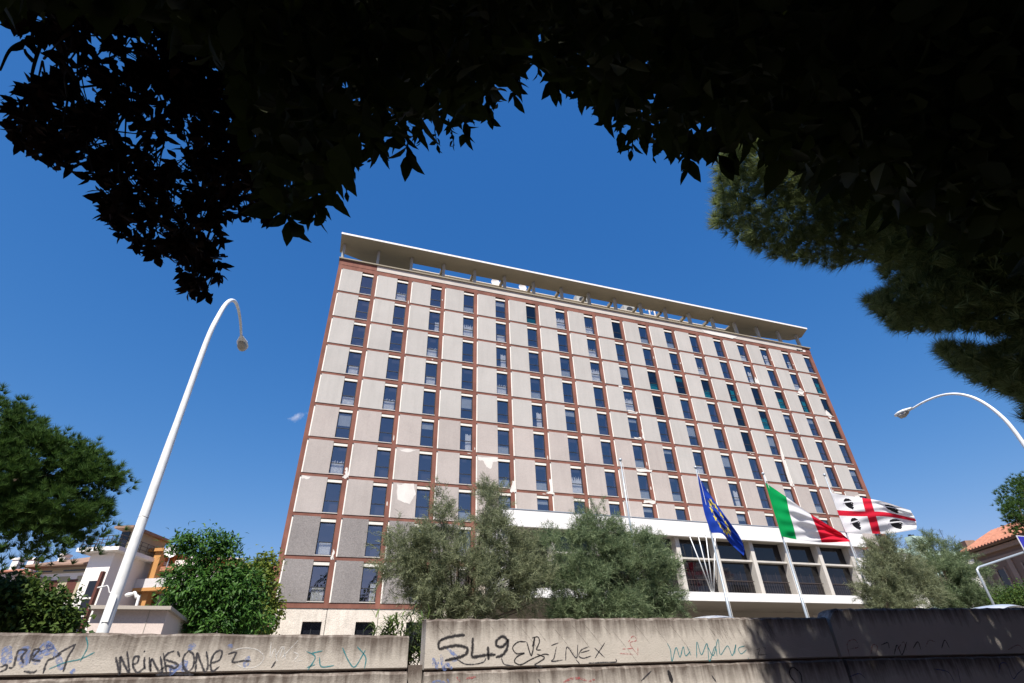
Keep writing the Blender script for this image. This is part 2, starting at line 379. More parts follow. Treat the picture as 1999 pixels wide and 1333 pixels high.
blob([(1073, 934), (1079, 936), (1083, 966), (1070, 964), (1066, 962), (1074, 958)], yq)
blob([(1242, 914), (1273, 917), (1272, 922), (1244, 920)], yq, mtl=M_bare_w)
blob([(1257, 976), (1280, 978), (1279, 983), (1257, 982)], yq)
blob([(1516, 848), (1519, 848), (1533, 900), (1548, 950), (1543, 948), (1527, 898)], yq)
blob([(1541, 926), (1545, 926), (1553, 955), (1549, 953)], yq)
blob([(1590, 932), (1593, 932), (1599, 950), (1595, 950)], yq)
blob([(1226, 800), (1246, 804), (1244, 808), (1228, 806)], yq)
blob([(1252, 838), (1256, 838), (1260, 855), (1255, 856)], yq)
blob([(1238, 853), (1252, 854), (1252, 857), (1239, 856)], yq)
blob([(1370, 643), (1400, 648), (1440, 657), (1430, 661), (1375, 649)], D - .02)
blob([(1555, 681), (1573, 684), (1572, 687), (1555, 684)], D + .0)
blob([(1208, 751), (1218, 753), (1216, 757), (1207, 754)], yq)
blob([(1473, 735), (1480, 742), (1486, 751), (1474, 746)], yq)
blob([(1561, 757), (1570, 764), (1566, 771), (1556, 766)], yq)
blob([(1612, 800), (1625, 812), (1622, 818), (1611, 808)], yq)
blob([(1668, 967), (1678, 968), (1680, 974), (1676, 976)], yp)

for k in range(34):
    i = random.choice([5, 6, 7, 8, 9, 10, 11, 12, 13, 14, 15, 16, 2, 3, 4]); j = random.randrange(0, 8)
    if random.random() < .5: x_ = bx(i) - .47 + random.uniform(.02, .2); z_ = rz(j) + random.uniform(-.3, 1.2); w_, h_ = random.uniform(.08, .16), random.uniform(.15, .7); yv = D + .016
    else: x_ = bx(i) + random.uniform(2.05, 2.8); z_ = rz(j) - random.uniform(.12, .3); w_, h_ = random.uniform(.2, .5), random.uniform(.07, .14); yv = D + .03
    V = [(x_ + w_ * .5 * (1 + math.cos(a) * random.uniform(.6, 1)), yv, z_ + h_ * .5 * (1 + math.sin(a) * random.uniform(.6, 1))) for a in np.linspace(0, 2 * math.pi, 11)[:-1]]
    n_ = len(V); V += [(p[0], yv + .02, p[2]) for p in V]
    part("bare_patch", raw_mesh("bare_patch", V, [tuple(range(n_))] + [(q, q + n_, (q + 1) % n_ + n_, (q + 1) % n_) for q in range(n_)], mats=(M_bare,)))
# things on the roof seen through the openings
pent = MB().box(8, 48, 49.5, 55, 40.96, 45.30).mesh("roof_plant_room", M_plinth); part("roof_plant_room", pent)
M_grayw0 = mat("aged_white_casing", (.34, .35, .34), .7, .08, 1.0)
def roof_box(px0, py0, px1, py1, name, label, cat, kind):
    Y = 50.2; a = atY(px0, py1, Y); b_ = atY(px1, py0, Y); w = b_[0] - a[0]; h = b_[2] - 45.31
    t = thing(name, label, cat, (a[0] + w/2, Y, 45.31))
    if kind == 'ac':
        link("housing", MB().box(-w/2, w/2, 0, .9, .08, h).mesh("housing", M_grayw0), t)
        link("foot", MB().box(-w/2, -w/2 + .15, 0, .9, 0, .079).mesh("foot", M_metal), t)
        link("foot", MB().box(w/2 - .15, w/2, 0, .9, 0, .079).mesh("foot", M_metal), t)
        link("fan_grille", MB().tube([(0, -.03, h * .55), (0, -.001, h * .55)], min(w, h) * .32, 14).mesh("fan_grille", M_frame), t)
    elif kind == 'dish':
        V = [(0, 0, 0)]; F = []; r_ = max(w, .8) * .55; zc = h - r_ * .6
        mb = MB(); n = 16
        prof = [(r_ * q / 4, -.3 * r_ * (q / 4) ** 2) for q in range(5)]
        for rr, yy in prof:
            for k in range(n): a_ = 2*math.pi*k/n; mb.v.append((rr * math.cos(a_), yy, zc + rr * math.sin(a_)))
        for q in range(4):
            for k in range(n): mb.f.append((q*n+k, q*n+(k+1) % n, (q+1)*n+(k+1) % n, (q+1)*n+k)); mb.i.append(0)
        link("dish", mb.mesh("dish", M_white, smooth=True), t)
        link("mast", MB().tube([(0, .1, 0), (0, .1, zc)], .05).mesh("mast", M_metal), t)
    else:
        for s in (-1, 1):
            link("pipe", MB().tube([(s * w * .3, 0, 0), (s * w * .3, 0, h - .25), (s * w * .3 - .08, 0, h - .05), (s*w*.3 - .3, 0, h), (s*w*.3-.45, 0, h-.05), (s*w*.3-.5, 0, h-.25)], .11, 10).mesh("pipe", M_white, smooth=True), t)
    return t
roof_box(1127, 578, 1148, 590, "air_conditioner", "white rooftop unit, left of the two glimpsed under the roof canopy", "air conditioner", 'ac')
roof_box(1220, 598, 1240, 608, "air_conditioner", "white rooftop unit just left of the bent pipes under the roof canopy", "air conditioner", 'ac')
roof_box(1266, 606, 1280, 616, "vent_pipe_pair", "pair of bent white vent pipes under the roof canopy", "vent pipe", 'pipe')
roof_box(959, 550, 974, 558, "satellite_dish", "round white dish under the roof canopy, the left one of two", "satellite dish", 'dish')
roof_box(1013, 560, 1026, 569, "satellite_dish", "round white dish under the roof canopy, the right one of two", "satellite dish", 'dish')

# ------------------------------------------------------------------ podium
pod = thing("podium_hall", "long low hall with white fascia bands and dark glazing in front of the tower", "building", (30, 38, GZ))
OFFP = np.array([30, 38, GZ])
def ppart(name, me, parent=None, loc=(0, 0, 0)): return link(name, me, pod if parent is None else parent, tuple(np.asarray(loc, float) - OFFP) if parent is None else None)
ppart("upper_fascia", MB().box(PODX0, PODX1, 37.5, 37.75, 12.05, 13.28).mesh("upper_fascia", M_white))
ppart("coping", MB().box(PODX0 - .03, PODX1 + .03, 37.46, 37.80, 13.283, 13.33).mesh("coping", M_metal))
ppart("podium_roof", MB().box(PODX0, PODX1, 37.752, D - .05, 12.08, 12.6).mesh("podium_roof", M_soffit))
ppart("lower_fascia", MB().box(PODX0, PODX1, 37.5, 37.75, 7.28, 7.90).mesh("lower_fascia", M_white))
ppart("floor_slab", MB().box(PODX0, PODX1, 37.752, D - .05, 7.285, 7.82).mesh("floor_slab", M_soffit))
ppart("soffit_wall", MB().box(PODX0 + .5, PODX1 - 3, 43.2, 43.5, GZ, 7.28).mesh("soffit_wall", M_soffit))
ppart("end_wall", MB().box(46.15, PODX1, 38.05, D - .05, 7.822, 12.079).mesh("end_wall", M_white))
ppart("back_wall", MB().box(PODX0, 46.1, 41.6, 41.9, 7.822, 12.079).mesh("back_wall", M_void))
ppart("left_wall", MB().box(PODX0, PODX0 + .3, 38.05, 41.6, 7.822, 12.079).mesh("left_wall", M_white))
px0 = [42.40 - 3.69 * k for k in range(9)]
pierm = MB().box(-.38, 0, 38.0, 38.72, 7.822, 12.079).mesh("pier", M_pier)
for x in px0: ppart("pier", pierm, loc=(x, 0, 0))
ppart("pier", pierm, loc=(46.14, 0, 0))
glaz = mat("podium_glass", (.012, .011, .014), .06, .2, .3, spec=.55)
tm = MB().box(0, 3.31, 38.12, 38.7, 10.42, 10.56).mesh("transom", M_pier)
gu = MB().box(0, 3.31, 38.66, 38.69, 10.561, 12.079).mesh("upper_pane", glaz)
gl = MB().box(0, 3.31, 38.66, 38.69, 7.822, 10.419).mesh("lower_pane", glaz)
rail = MB().tube([(0, 38.45, 8.95), (3.23, 38.45, 8.95)], .03, 6)
for k in range(1, 13): rail.tube([(k * .25, 38.45, 7.822), (k * .25, 38.45, 8.95 if k % 4 else 9.7)], .011, 5)
M_rail = mat("dull_railing", (.065, .05, .045), .6, .1)
rl = rail.mesh("railing", M_rail)
mul = MB().box(1.58, 1.63, 38.63, 38.659, 7.822, 12.079).mesh("mullion", M_frame)
for k in range(-1, 8):
    x = px0[0] - 3.69 * k + (0 if k >= 0 else -.01)
    ppart("transom", tm, loc=(x, 0, 0)); ppart("upper_pane", gu, loc=(x, 0, 0)); ppart("lower_pane", gl, loc=(x, 0, 0)); ppart("railing", rl, loc=(x, 0, 0)) if False else None
for k in range(0, 9):
    x = px0[0] - 3.69 * k
    if k == 0: pass
    ppart("railing", rl, loc=(x, 0, 0))
# fan of bare poles on the podium ledge
fan = [((1388, 1150), (1346, 1046)), ((1389, 1150), (1363, 1046)), ((1390, 1150), (1378, 1045)), ((1392, 1150), (1396, 1047))]
fan_lbl = ["leftmost and most tilted of the four thin white poles fanning up from the hall ledge", "second from left of the four thin white poles fanning up from the hall ledge", "third from left, nearly upright thin white pole fanning up from the hall ledge", "rightmost thin white pole leaning right from the hall ledge fan"]
for (a, b_), lb in zip(fan, fan_lbl):
    P = atY(*a, 37.62); Q = atY(*b_, 37.0); P[2] = 7.9
    t = thing("thin_flagpole", lb, "flagpole", tuple(P), "bare poles fanning from the hall ledge")
    link("pole", MB().tube([(0, 0, 0), tuple(Q - P)], [.05, .035], 8).mesh("pole", M_lamp, smooth=True), t)
    link("finial", MB().tube([tuple(Q - P), tuple(Q - P + np.array([0, 0, .07]))], .06, 8).mesh("finial", M_lamp), t)

# ------------------------------------------------------------------ flagpoles and flags
fp = [(22.83, 1425, 13.85, "tall metal flagpole flying the blue starred flag", 1360), (28.40, 1575, 13.9, "tall metal flagpole flying the green white red flag", 1488), (34.10, 1705, 14.3, "tall metal flagpole flying the red cross flag with four heads", 1610), (17.17, 1237, 13.83, "tall bare metal flagpole rising behind the tamarisk trees without a flag", 1210)]
for X, _, zt, lb, _ in fp:
    t = thing("flagpole", lb, "flagpole", (X, 28, GZ), "tall flagpoles before the hall")
    h = zt - GZ
    link("pole", MB().tube([(0, 0, .05), (0, 0, h * .35), (0, 0, h * .35 + .02), (0, 0, h * .7), (0, 0, h)], [.085, .08, .066, .054, .038], 12).mesh("pole", M_metal, smooth=True), t)
    link("base_plate", MB().box(-.2, .2, -.2, .2, 0, .05).mesh("base_plate", M_metal), t)
    link("finial", MB().tube([(0, 0, h), (0, 0, h + .05), (0, 0, h + .13), (0, 0, h + .2)], [.045, .10, .10, .03], 10).mesh("finial", M_metal, smooth=True), t)
    link("halyard", MB().tube([(.12, -.05, .9), (.10, -.05, h - .1)], .012, 4).mesh("halyard", M_white), t)
def catmull(P, t):
    n = len(P) - 1; k = min(int(t * n), n - 1); f = t * n - k
    p0 = P[k-1] if k > 0 else 2*P[0]-P[1]; p1 = P[k]; p2 = P[k+1]; p3 = P[k+2] if k + 2 <= n else 2*P[n]-P[n-1]
    return .5 * (2*p1 + (p2-p0)*f + (2*p0-5*p1+4*p2-p3)*f*f + (3*p1-p0-3*p2+p3)*f**3)
def cloth_mat(name, col):
    return leaf_mat(name, col, col, .35, .8, .15)
def flag(name, label, ctrl, colour, mats, pole, nu=150, nv=100, wave=.25, seed=0, ph=(0, 0)):
    ctrl = np.array(ctrl, float)            # [u][v] -> pixel
    pts = np.zeros((nu + 1, nv + 1, 3))
    rows = []
    for iu in range(nu + 1):
        u = iu / nu
        col = np.array([catmull(ctrl[:, v], u) for v in range(ctrl.shape[1])])
        for iv in range(nv + 1):
            v = iv / nv
            p = catmull(col, v)
            Y = 27.9 + wave * u ** .7 * (math.sin(5.2 * u + 3.0 * v + ph[0]) + .45 * math.sin(11 * u - 6 * v + ph[1]) + .22 * math.sin(25 * (u * .4 + v) + 2 * ph[1])) 
            pts[iu, iv] = atY(p[0], p[1], Y)
    base = np.array([pole, 28, GZ])
    V = (pts.reshape(-1, 3) - base)
    q = []; ids = []
    for iu in range(nu):
        for iv in range(nv):
            a = iu * (nv + 1) + iv; q.append((a, a + 1, a + nv + 2, a + nv + 1)); ids.append(colour((iu + .5) / nu, (iv + .5) / nv))
    me = raw_mesh(name, V, quads=q, mats=mats, ids=ids, smooth=True)
    o = link(name, me, None, tuple(base)); tag(o, label, "flag", "flags before the hall")
    return o
def star_in(x, y, cx, cy, r):
    dx, dy = x - cx, y - cy; rr = math.hypot(dx, dy)
    if rr > r: return False
    a = (math.atan2(dx, -dy)) % (2 * math.pi / 5); a = abs(a - math.pi / 5)
    a = math.pi / 5 - a
    # star edge
    ri = r * .382; A = (r, 0); Bp = (ri * math.cos(math.pi/5), ri * math.sin(math.pi/5))
    x_, y_ = rr * math.cos(a), rr * math.sin(a)
    return (Bp[0]-A[0]) * (y_-A[1]) - (Bp[1]-A[1]) * (x_-A[0]) > 0
def eu(u, v):
    x, y = u * 1.5, v
    for k in range(12):
        a = math.pi / 6 * k
        if star_in(x, y, .75 + .333 * math.sin(a), .5 - .333 * math.cos(a), .108): return 1
    return 0
C_blue = cloth_mat("blue_cloth", (.012, .05, .36)); C_gold = cloth_mat("gold_cloth", (.75, .6, .05))
C_green = cloth_mat("green_cloth", (.0, .30, .075)); C_white = cloth_mat("white_cloth", (.78, .78, .80)); C_red = cloth_mat("red_cloth", (.62, .015, .04)); C_black = cloth_mat("black_cloth", (.012, .012, .014))
flag("european_flag", "blue flag with yellow stars drooping from the left flagpole", [[(1362,927),(1368,965),(1376,1005),(1389,1040)],[(1381,958),(1388,985),(1398,1012),(1410,1042)],[(1410,999),(1415,1019),(1420,1036),(1425,1060)],[(1441,1042),(1449,1058),(1453,1073),(1452,1085)]], eu, (C_blue, C_gold), 22.83, 165, 110, .3, ph=(0.5, 1.2))
flag("tricolour_flag", "green, white and red flag streaming from the middle flagpole", [[(1494,942),(1504,977),(1515,1012),(1526,1047)],[(1535,970),(1541,1000),(1549,1028),(1555,1053)],[(1582,1003),(1590,1021),(1598,1040),(1604,1059)],[(1642,1040),(1650,1047),(1656,1052),(1660,1057)]], lambda u, v: 0 if u < .333 else (1 if u < .667 else 2), (C_green, C_white, C_red), 28.40, 120, 80, .42, ph=(2.0, .3))
head = [(.30,-.5),(.45,-.28),(.36,-.2),(.47,-.12),(.40,-.02),(.52,.06),(.40,.2),(.38,.36),(.15,.5),(-.15,.48),(-.38,.34),(-.47,.1),(-.40,-.05),(-.30,-.22),(-.05,-.38)]
def sard(u, v):
    if abs(v - .5) < .072 or abs(u - .5) < .05: return 1
    cu = .25 if u < .5 else .76; cv = .235 if v < .5 else .765
    x = (u - cu) * 1.95 / .31; y = -(v - cv) / .31
    if in_poly(np.array([[x, y]]), head)[0]:
        yb = .16 + .22 * (x + .1)
        if abs(y - yb) < .055: return 0
        if (x - .33) ** 2 + (y - .10) ** 2 < .0016: return 0
        return 2
    if -.62 < x < -.42 and abs(y - (.02 + .5 * (x + .45))) < .05: return 3
    return 0
C_grey = cloth_mat("grey_cloth", (.45, .42, .5))
flag("four_heads_flag", "white flag with red cross and dark heads blowing from the right flagpole", [[(1622,962),(1631,988),(1641,1014),(1651,1039)],[(1664,969),(1669,991),(1678,1015),(1686,1041)],[(1720,978),(1726,994),(1732,1015),(1738,1041)],[(1777,996),(1785,1009),(1789,1021),(1789,1033)]], sard, (C_white, C_red, C_black, C_grey), 34.10, 180, 130, .28, ph=(1.1, 2.0))

# ------------------------------------------------------------------ street lamps
ARM_A = [(0, .03, 8.6), (.1, .18, 9.4), (.2, .45, 10.05), (.4, .85, 10.45), (.6, 1.35, 10.62), (.8, 2.0, 10.60), (1, 2.6, 10.42)]
ARM_B = [(0, .06, 8.2), (.1, .2, 8.95), (.2, .5, 9.6), (.4, .9, 10.02), (.6, 1.4, 10.25), (.8, 2.02, 10.32), (1, 2.6, 10.28)]
def street_lamp(label, X, Y, gz, dx, top, arm):
    t = thing("street_lamp", label, "street lamp", (X, Y, gz), "curved white street lamps")
    z0 = gz
    k = top
    pts = [(0, 0, .0), (0, 0, 1.5), (0, 0, 4.0), (0, 0, 6.6 - z0 + k), ] + [(dx * a_, b_, c_ - z0 + k) for a_, b_, c_ in arm]
    rad = [.094, .089, .078, .066, .058, .053, .049, .044, .040, .036, .033]
    P = np.array(pts); fine = [catmull(P, q / 50) for q in range(51)]; fr_ = [float(catmull(np.array(rad)[:, None], q / 50)[0]) for q in range(51)]
    link("pole", MB().tube(fine, fr_, 16).mesh("pole", M_lamp, smooth=True), t)
    link("base_collar", MB().tube([(0, 0, 0), (0, 0, .25)], .17, 16).mesh("base_collar", M_lamp), t)
    link("access_door", MB().box(-.05, .05, -.098, -.084, 1.0, 1.4).mesh("access_door", M_lamp), t)
    e = fine[-1]
    V = []; n = 12; mb = MB()
    prof = [(0, .05, .05), (.12, .09, .07), (.3, .15, .10), (.5, .16, .10), (.66, .11, .07), (.72, .03, .03)]
    for (s, w, h) in prof:
        for q in range(n): a = 2*math.pi*q/n; mb.v.append((e[0] + w * math.cos(a), e[1] - .05 + s, e[2] + .02 + (h if math.sin(a) > 0 else h * .5) * math.sin(a)))
    for q in range(len(prof) - 1):
        for w in range(n): mb.f.append((q*n+w, q*n+(w+1) % n, (q+1)*n+(w+1) % n, (q+1)*n+w)); mb.i.append(0)
    hd = link("lamp_head", mb.mesh("lamp_head", M_lamp, smooth=True), t)
    db = MB()
    for (s, w, h) in [(.18, .03, .0), (.24, .10, .05), (.4, .135, .13), (.55, .12, .12), (.62, .04, .02)]:
        for q in range(n): a = 2*math.pi*q/n; db.v.append((e[0] + w * math.cos(a), e[1] - .05 + s, e[2] - .015 + min(0, math.sin(a)) * h - .02))
    for q in range(4):
        for w in range(n): db.f.append((q*n+w, q*n+(w+1) % n, (q+1)*n+(w+1) % n, (q+1)*n+w)); db.i.append(0)
    link("diffuser", db.mesh("diffuser", M_lampg, smooth=True), hd)
    return t
lt = street_lamp("tall white lamp with curved top standing behind the left concrete wall", -3.27, 11.75, GZ, .12, .05, ARM_A)
lt2 = street_lamp("white lamp arm arching in from the right edge of the picture", 19.9, 9.2, GZ, .0, -.3, ARM_B)
wr = MB()
for zz in (4.62,): wr.tube([(.080*math.cos(a), .080*math.sin(a), zz - GZ + .01*math.sin(3*a)) for a in np.linspace(0, 2*math.pi, 17)], .007, 5, cap=False)
link("wire_wrap", wr.mesh("wire_wrap", M_rail), lt)

# ------------------------------------------------------------------ road sign on cantilever post
P = atY(1935, 1180, 16.0); Q = atY(1904, 1107, 16.0); A2 = atY(1999, 1077.5, 15.6)
sg = thing("road_sign", "blue sign with white rim hanging from a grey cantilever post at right edge", "road sign", (Q[0], 16, GZ))
o_ = np.array([Q[0], 16, GZ])
end = Q + (A2 - Q) * 1.25
link("post", MB().tube([(0, 0, 0), (0, 0, Q[2] - GZ - .3), (.03, 0, Q[2] - GZ - .1), tuple(np.array([.2, 0, Q[2]-GZ])) , tuple(end - o_)], .045, 10).mesh("post", M_metal, smooth=True), sg)
s0 = atY(1984, 1045, 15.5); s1 = atY(1999, 1076, 15.5)
bs = link("sign_plate", MB().box(s0[0] - o_[0], s0[0] - o_[0] + .9, 15.5 - 16, 15.53 - 16, s1[2] - .05 - GZ, s0[2] - GZ).mesh("sign_plate", mat("sign_white", (.75, .75, .75), .5)), sg)
link("sign_face", MB().box(s0[0] - o_[0] + .03, s0[0] - o_[0] + .87, 15.492 - 16, 15.499 - 16, s1[2] - .02 - GZ, s0[2] - .03 - GZ).mesh("sign_face", mat("sign_blue", (.03, .03, .35), .5, .04)), sg)
link("bracket", MB().box(s0[0] - o_[0] + .4, s0[0] - o_[0] + .46, 15.535 - 16, 15.6 - 16, s1[2] - .3 - GZ, s0[2] - GZ).mesh("bracket", M_metal), sg)

# ------------------------------------------------------------------ concrete roadside walls
YW = 6.5
def concrete(name, zt, slope=0., x_ref=0., dark=1.0):
    M = bpy.data.materials.new(name); M.use_nodes = True; t = M.node_tree; L = t.links; N = t.nodes.new
    Bn = t.nodes["Principled BSDF"]; Bn.inputs['Roughness'].default_value = .95; Bn.inputs['Specular IOR Level'].default_value = .15
    g = N("ShaderNodeNewGeometry")
    def noise(sc_, det, vec=None, rough=.6):
        n = N("ShaderNodeTexNoise"); n.inputs['Scale'].default_value = sc_; n.inputs['Detail'].default_value = det; n.inputs['Roughness'].default_value = rough
        L.new(vec or g.outputs['Position'], n.inputs['Vector']); return n
    def mr(src, a, b_, c_, d_):
        r = N("ShaderNodeMapRange"); r.inputs[1].default_value = a; r.inputs[2].default_value = b_; r.inputs[3].default_value = c_; r.inputs[4].default_value = d_
        L.new(src, r.inputs[0]); return r
    def mth(op, a, b_):
        n = N("ShaderNodeMath"); n.operation = op
        for k, s in enumerate((a, b_)):
            if isinstance(s, (int, float)): n.inputs[k].default_value = s
            else: L.new(s, n.inputs[k])
        return n
    mp = N("ShaderNodeMapping"); mp.inputs['Scale'].default_value = (9, 9, .9); L.new(g.outputs['Position'], mp.inputs['Vector'])
    drip = noise(1.6, 5, mp.outputs[0]); big = noise(2.2, 6); fine = noise(60, 4); mid = noise(14, 5)
    sx = N("ShaderNodeSeparateXYZ"); L.new(g.outputs['Position'], sx.inputs[0])
    zz = mth('SUBTRACT', sx.outputs['Z'], mth('MULTIPLY', mth('SUBTRACT', sx.outputs['X'], x_ref).outputs[0], slope).outputs[0])
    # depth below the top edge, disturbed by drips
    dep = mth('ADD', mth('SUBTRACT', zt, zz.outputs[0]).outputs[0], mth('MULTIPLY', mth('SUBTRACT', drip.outputs[0], .5).outputs[0], -.42).outputs[0])
    dep = mth('ADD', dep.outputs[0], mth('MULTIPLY', mth('SUBTRACT', mid.outputs[0], .5).outputs[0], -.12).outputs[0])
    st = mr(dep.outputs[0], .0, .24, .92 * dark, 0.0)
    base = N("ShaderNodeMixRGB"); base.inputs[1].default_value = (.41, .38, .34, 1); base.inputs[2].default_value = (.54, .50, .455, 1); L.new(big.outputs[0], base.inputs[0])
    m1 = N("ShaderNodeMixRGB"); m1.inputs[2].default_value = (.085, .065, .055, 1); L.new(st.outputs[0], m1.inputs[0]); L.new(base.outputs[0], m1.inputs[1])
    sp = mr(fine.outputs[0], .62, .72, 0, .55); m2 = N("ShaderNodeMixRGB"); m2.inputs[2].default_value = (.17, .14, .12, 1); L.new(sp.outputs[0], m2.inputs[0]); L.new(m1.outputs[0], m2.inputs[1])
    L.new(m2.outputs[0], Bn.inputs['Base Color'])
    hb = mth('ADD', fine.outputs[0], mid.outputs[0]); bp = N("ShaderNodeBump"); bp.inputs['Strength'].default_value = .35; bp.inputs['Distance'].default_value = .012
    L.new(hb.outputs[0], bp.inputs['Height']); L.new(bp.outputs[0], Bn.inputs['Normal'])
    return M
M_base = concrete("concrete_lower", 1.87)
def wall_slab(name, x0, x1, z00, z01, z10, z11, yA, yB, mtl, parent, off, nx=60, round_left=0.):
    """beam with slightly chipped upper edge; z00 bottom-left, z01 bottom-right, z10 top-left, z11 top-right"""
    V = []; F = []
    xs = np.linspace(x0, x1, nx + 1)
    for k, x in enumerate(xs):
        f = (x - x0) / (x1 - x0); zb = z00 + (z01 - z00) * f; zt = z10 + (z11 - z10) * f
        j1, j2, j3 = (random.gauss(0, .0035) for _ in range(3))
        ch = .018 + abs(random.gauss(0, .006))
        if round_left: 
            s = x - x0
            if s < round_left: zt -= (1 - math.sqrt(max(0, 1 - (1 - s / round_left) ** 2))) * round_left * .55
        V += [(x, yA, zb + .012), (x, yA, zt - ch + j1), (x, yA + ch + j2, zt + j3), (x, yB - .015, zt + j1), (x, yB, zt - .02), (x, yB, zb), (x, yA + .015, zb)]
    n = 7
    for k in range(nx):
        for q in range(n): F.append((k*n+q, (k+1)*n+q, (k+1)*n+(q+1) % n, k*n+(q+1) % n))
    F.append(tuple(range(n - 1, -1, -1))); F.append(tuple(nx*n + q for q in range(n)))
    V = [tuple(np.array(v) - off) for v in V]
    return link(name, raw_mesh(name, V, F, mats=(mtl,)), parent)
walls = []
def make_wall(label, x0, x1, zt0, zt1, zs0, zs1, mtl, rl=0., zb=.0, extra_lip=False):
    off = np.array([(x0 + x1) / 2, YW + .2, 0.])
    t = thing("concrete_wall", label, "wall", tuple(off), "concrete roadside walls")
    wall_slab("parapet_beam", x0, x1, zs0 + .012, zs1 + .012, zt0, zt1, YW, YW + .26, mtl, t, off, 90, rl)
    wall_slab("base_beam", x0 - .0, x1, zb, zb, zs0 - .012, zs1 - .012, YW - .05, YW + .33, M_base, t, off, 60)
    link("joint_filler", MB().box(x0 - off[0] + .01, x1 - off[0] - .01, .06 - .2, .2 - .2, min(zs0, zs1) - .06, max(zs0, zs1) + .06).mesh("joint_filler", M_base), t)
    walls.append((t, off)); return t, off
W1 = make_wall("low graffiti wall at left with dark scrawl and shorter top edge", -9.0, 1.045, 2.27, 2.188, 1.87, 1.868, concrete("concrete_left", 2.2, -.008, 1.0))
W2 = make_wall("middle graffiti wall with the number 549 in black spray paint", 1.225, 6.93, 2.347, 2.402, 1.856, 1.90, concrete("concrete_middle", 2.36, .0096, 1.2))
W3 = make_wall("taller wall at right lying in tree shadow with a rounded end", 6.99, 15.5, 2.515, 2.63, 1.90, 1.905, concrete("concrete_right", 2.54, .0148, 7.0, 1.1), .22)
gp = thing("wall_stub", "short low concrete block filling the gap between two graffiti walls", "wall", (1.13, YW + .2, 0))
link("block", MB().box(-.083, .083, -.16, .1, 0, 1.915).mesh("block", M_base), gp)
def paint(name, col, fade=.0):
    M = bpy.data.materials.new(name); M.use_nodes = True; t = M.node_tree; L = t.links
    Bn = t.nodes["Principled BSDF"]; Bn.inputs['Base Color'].default_value = (*col, 1); Bn.inputs['Roughness'].default_value = .6
    g = t.nodes.new("ShaderNodeNewGeometry"); n = t.nodes.new("ShaderNodeTexNoise"); n.inputs['Scale'].default_value = 38; n.inputs['Detail'].default_value = 5
    L.new(g.outputs['Position'], n.inputs['Vector']); r = t.nodes.new("ShaderNodeMapRange"); r.inputs[1].default_value = .35; r.inputs[2].default_value = .65
    r.inputs[3].default_value = max(0, 1 - fade * 2.0); r.inputs[4].default_value = 1 - fade * .35
    L.new(n.outputs[0], r.inputs[0]); L.new(r.outputs[0], Bn.inputs['Alpha'])
    return M
P_black = paint("spray_black", (.018, .017, .02), .12); P_dark = paint("faded_black_marker", (.03, .03, .042), .26); P_teal = paint("teal_marker", (.02, .22, .26), .28)
P_blue = paint("faded_blue_spray", (.16, .24, .52), .62); P_red = paint("faded_red_spray", (.45, .08, .09), .6); P_whi = paint("thin_white_tag", (.75, .75, .75), .45); P_thin = paint("thin_dark_line", (.12, .10, .085), .45)
P_soft = paint("black_overspray", (.05, .048, .055), .72)
def resample(pts, step):
    P = np.array(pts, float); n = max(2, int(sum(np.linalg.norm(P[k+1]-P[k]) for k in range(len(P)-1)) / step))
    return np.array([catmull(P, q / n) for q in range(n + 1)])
def ribbon(strokes, w, name, mtl, wall, yy, tp=None, smooth=True, wv=.25):
    """strokes in photo pixels, w in metres"""
    V = []; F = []
    for s in strokes:
        pts = resample([tp(p) if tp else p for p in s], 2.0) if smooth else np.array([tp(p) if tp else p for p in s], float)
        W3d = np.array([atY(p[0], p[1], yy) for p in pts]); n = len(W3d)
        base = len(V)
        for k in range(n):
            d = W3d[min(k+1, n-1)] - W3d[max(k-1, 0)]; nn = np.array([-d[2], 0, d[0]]); nn /= np.linalg.norm(nn) + 1e-9
            e = min(k, n-1-k); ww = w * (.5 + min(.5, .2 * e)) * (1 + random.uniform(-wv, wv) * .5)
            for sg_ in (-1, 1): V.append(tuple(W3d[k] + nn * sg_ * ww / 2 - wall[1]))
        for k in range(n - 1): F.append((base+2*k, base+2*k+1, base+2*k+3, base+2*k+2))
    return link(name, raw_mesh(name, V, F, mats=(mtl,)), wall[0])
_rib = ribbon
def ribbon(strokes, w, name, mtl, wall, yy, tp=None, smooth=True, wv=.25):
    if name == "black_scrawl" and w > .007: _rib(strokes, w * 1.75, "black_overspray", P_soft, wall, yy + .0005, tp, smooth, .5)
    return _rib(strokes, w, name, mtl, wall, yy, tp, smooth, wv)
def crop(ox, oy, s): return lambda p: (ox + p[0] / s, oy + p[1] / s)
yA = YW - .002
c6 = crop(0, 960, 3.57); c2 = crop(780, 1160, 3.224); c3 = crop(1380, 1160, 3.23); cL = crop(0, 1180, 2.438)
for k, (pts, wv_) in enumerate([([(50,1075),(45,1150),(60,1200)], .05), ([(175,1075),(165,1150),(180,1215)], .055), ([(290,1065),(330,1090),(310,1140)], .06), ([(240,1110),(260,1160),(230,1200)], .05), ([(330,1060),(400,1150),(430,1240)], .03), ([(1180,1250),(1200,1240),(1220,1260)], .06), ([(1260,1190),(1290,1230)], .06), ([(1330,1060),(1340,1100)], .06), ([(1700,1180),(1740,1190)], .07), ([(1610,1060),(1600,1090)], .04), ([(500,1240),(515,1260)], .04), ([(1260,1235),(1310,1235)], .03)]):
    ribbon([pts], wv_ * 1.5, "blue_spray", P_blue, W1, yA + .0006, c6)
ribbon([[(210,400),(240,470)], [(260,380),(280,470),(300,440),(330,470)], [(205,440),(250,430)], [(300,340),(360,400),(330,420)]], .035, "blue_spray", P_blue, W2, yA + .0006, c2)
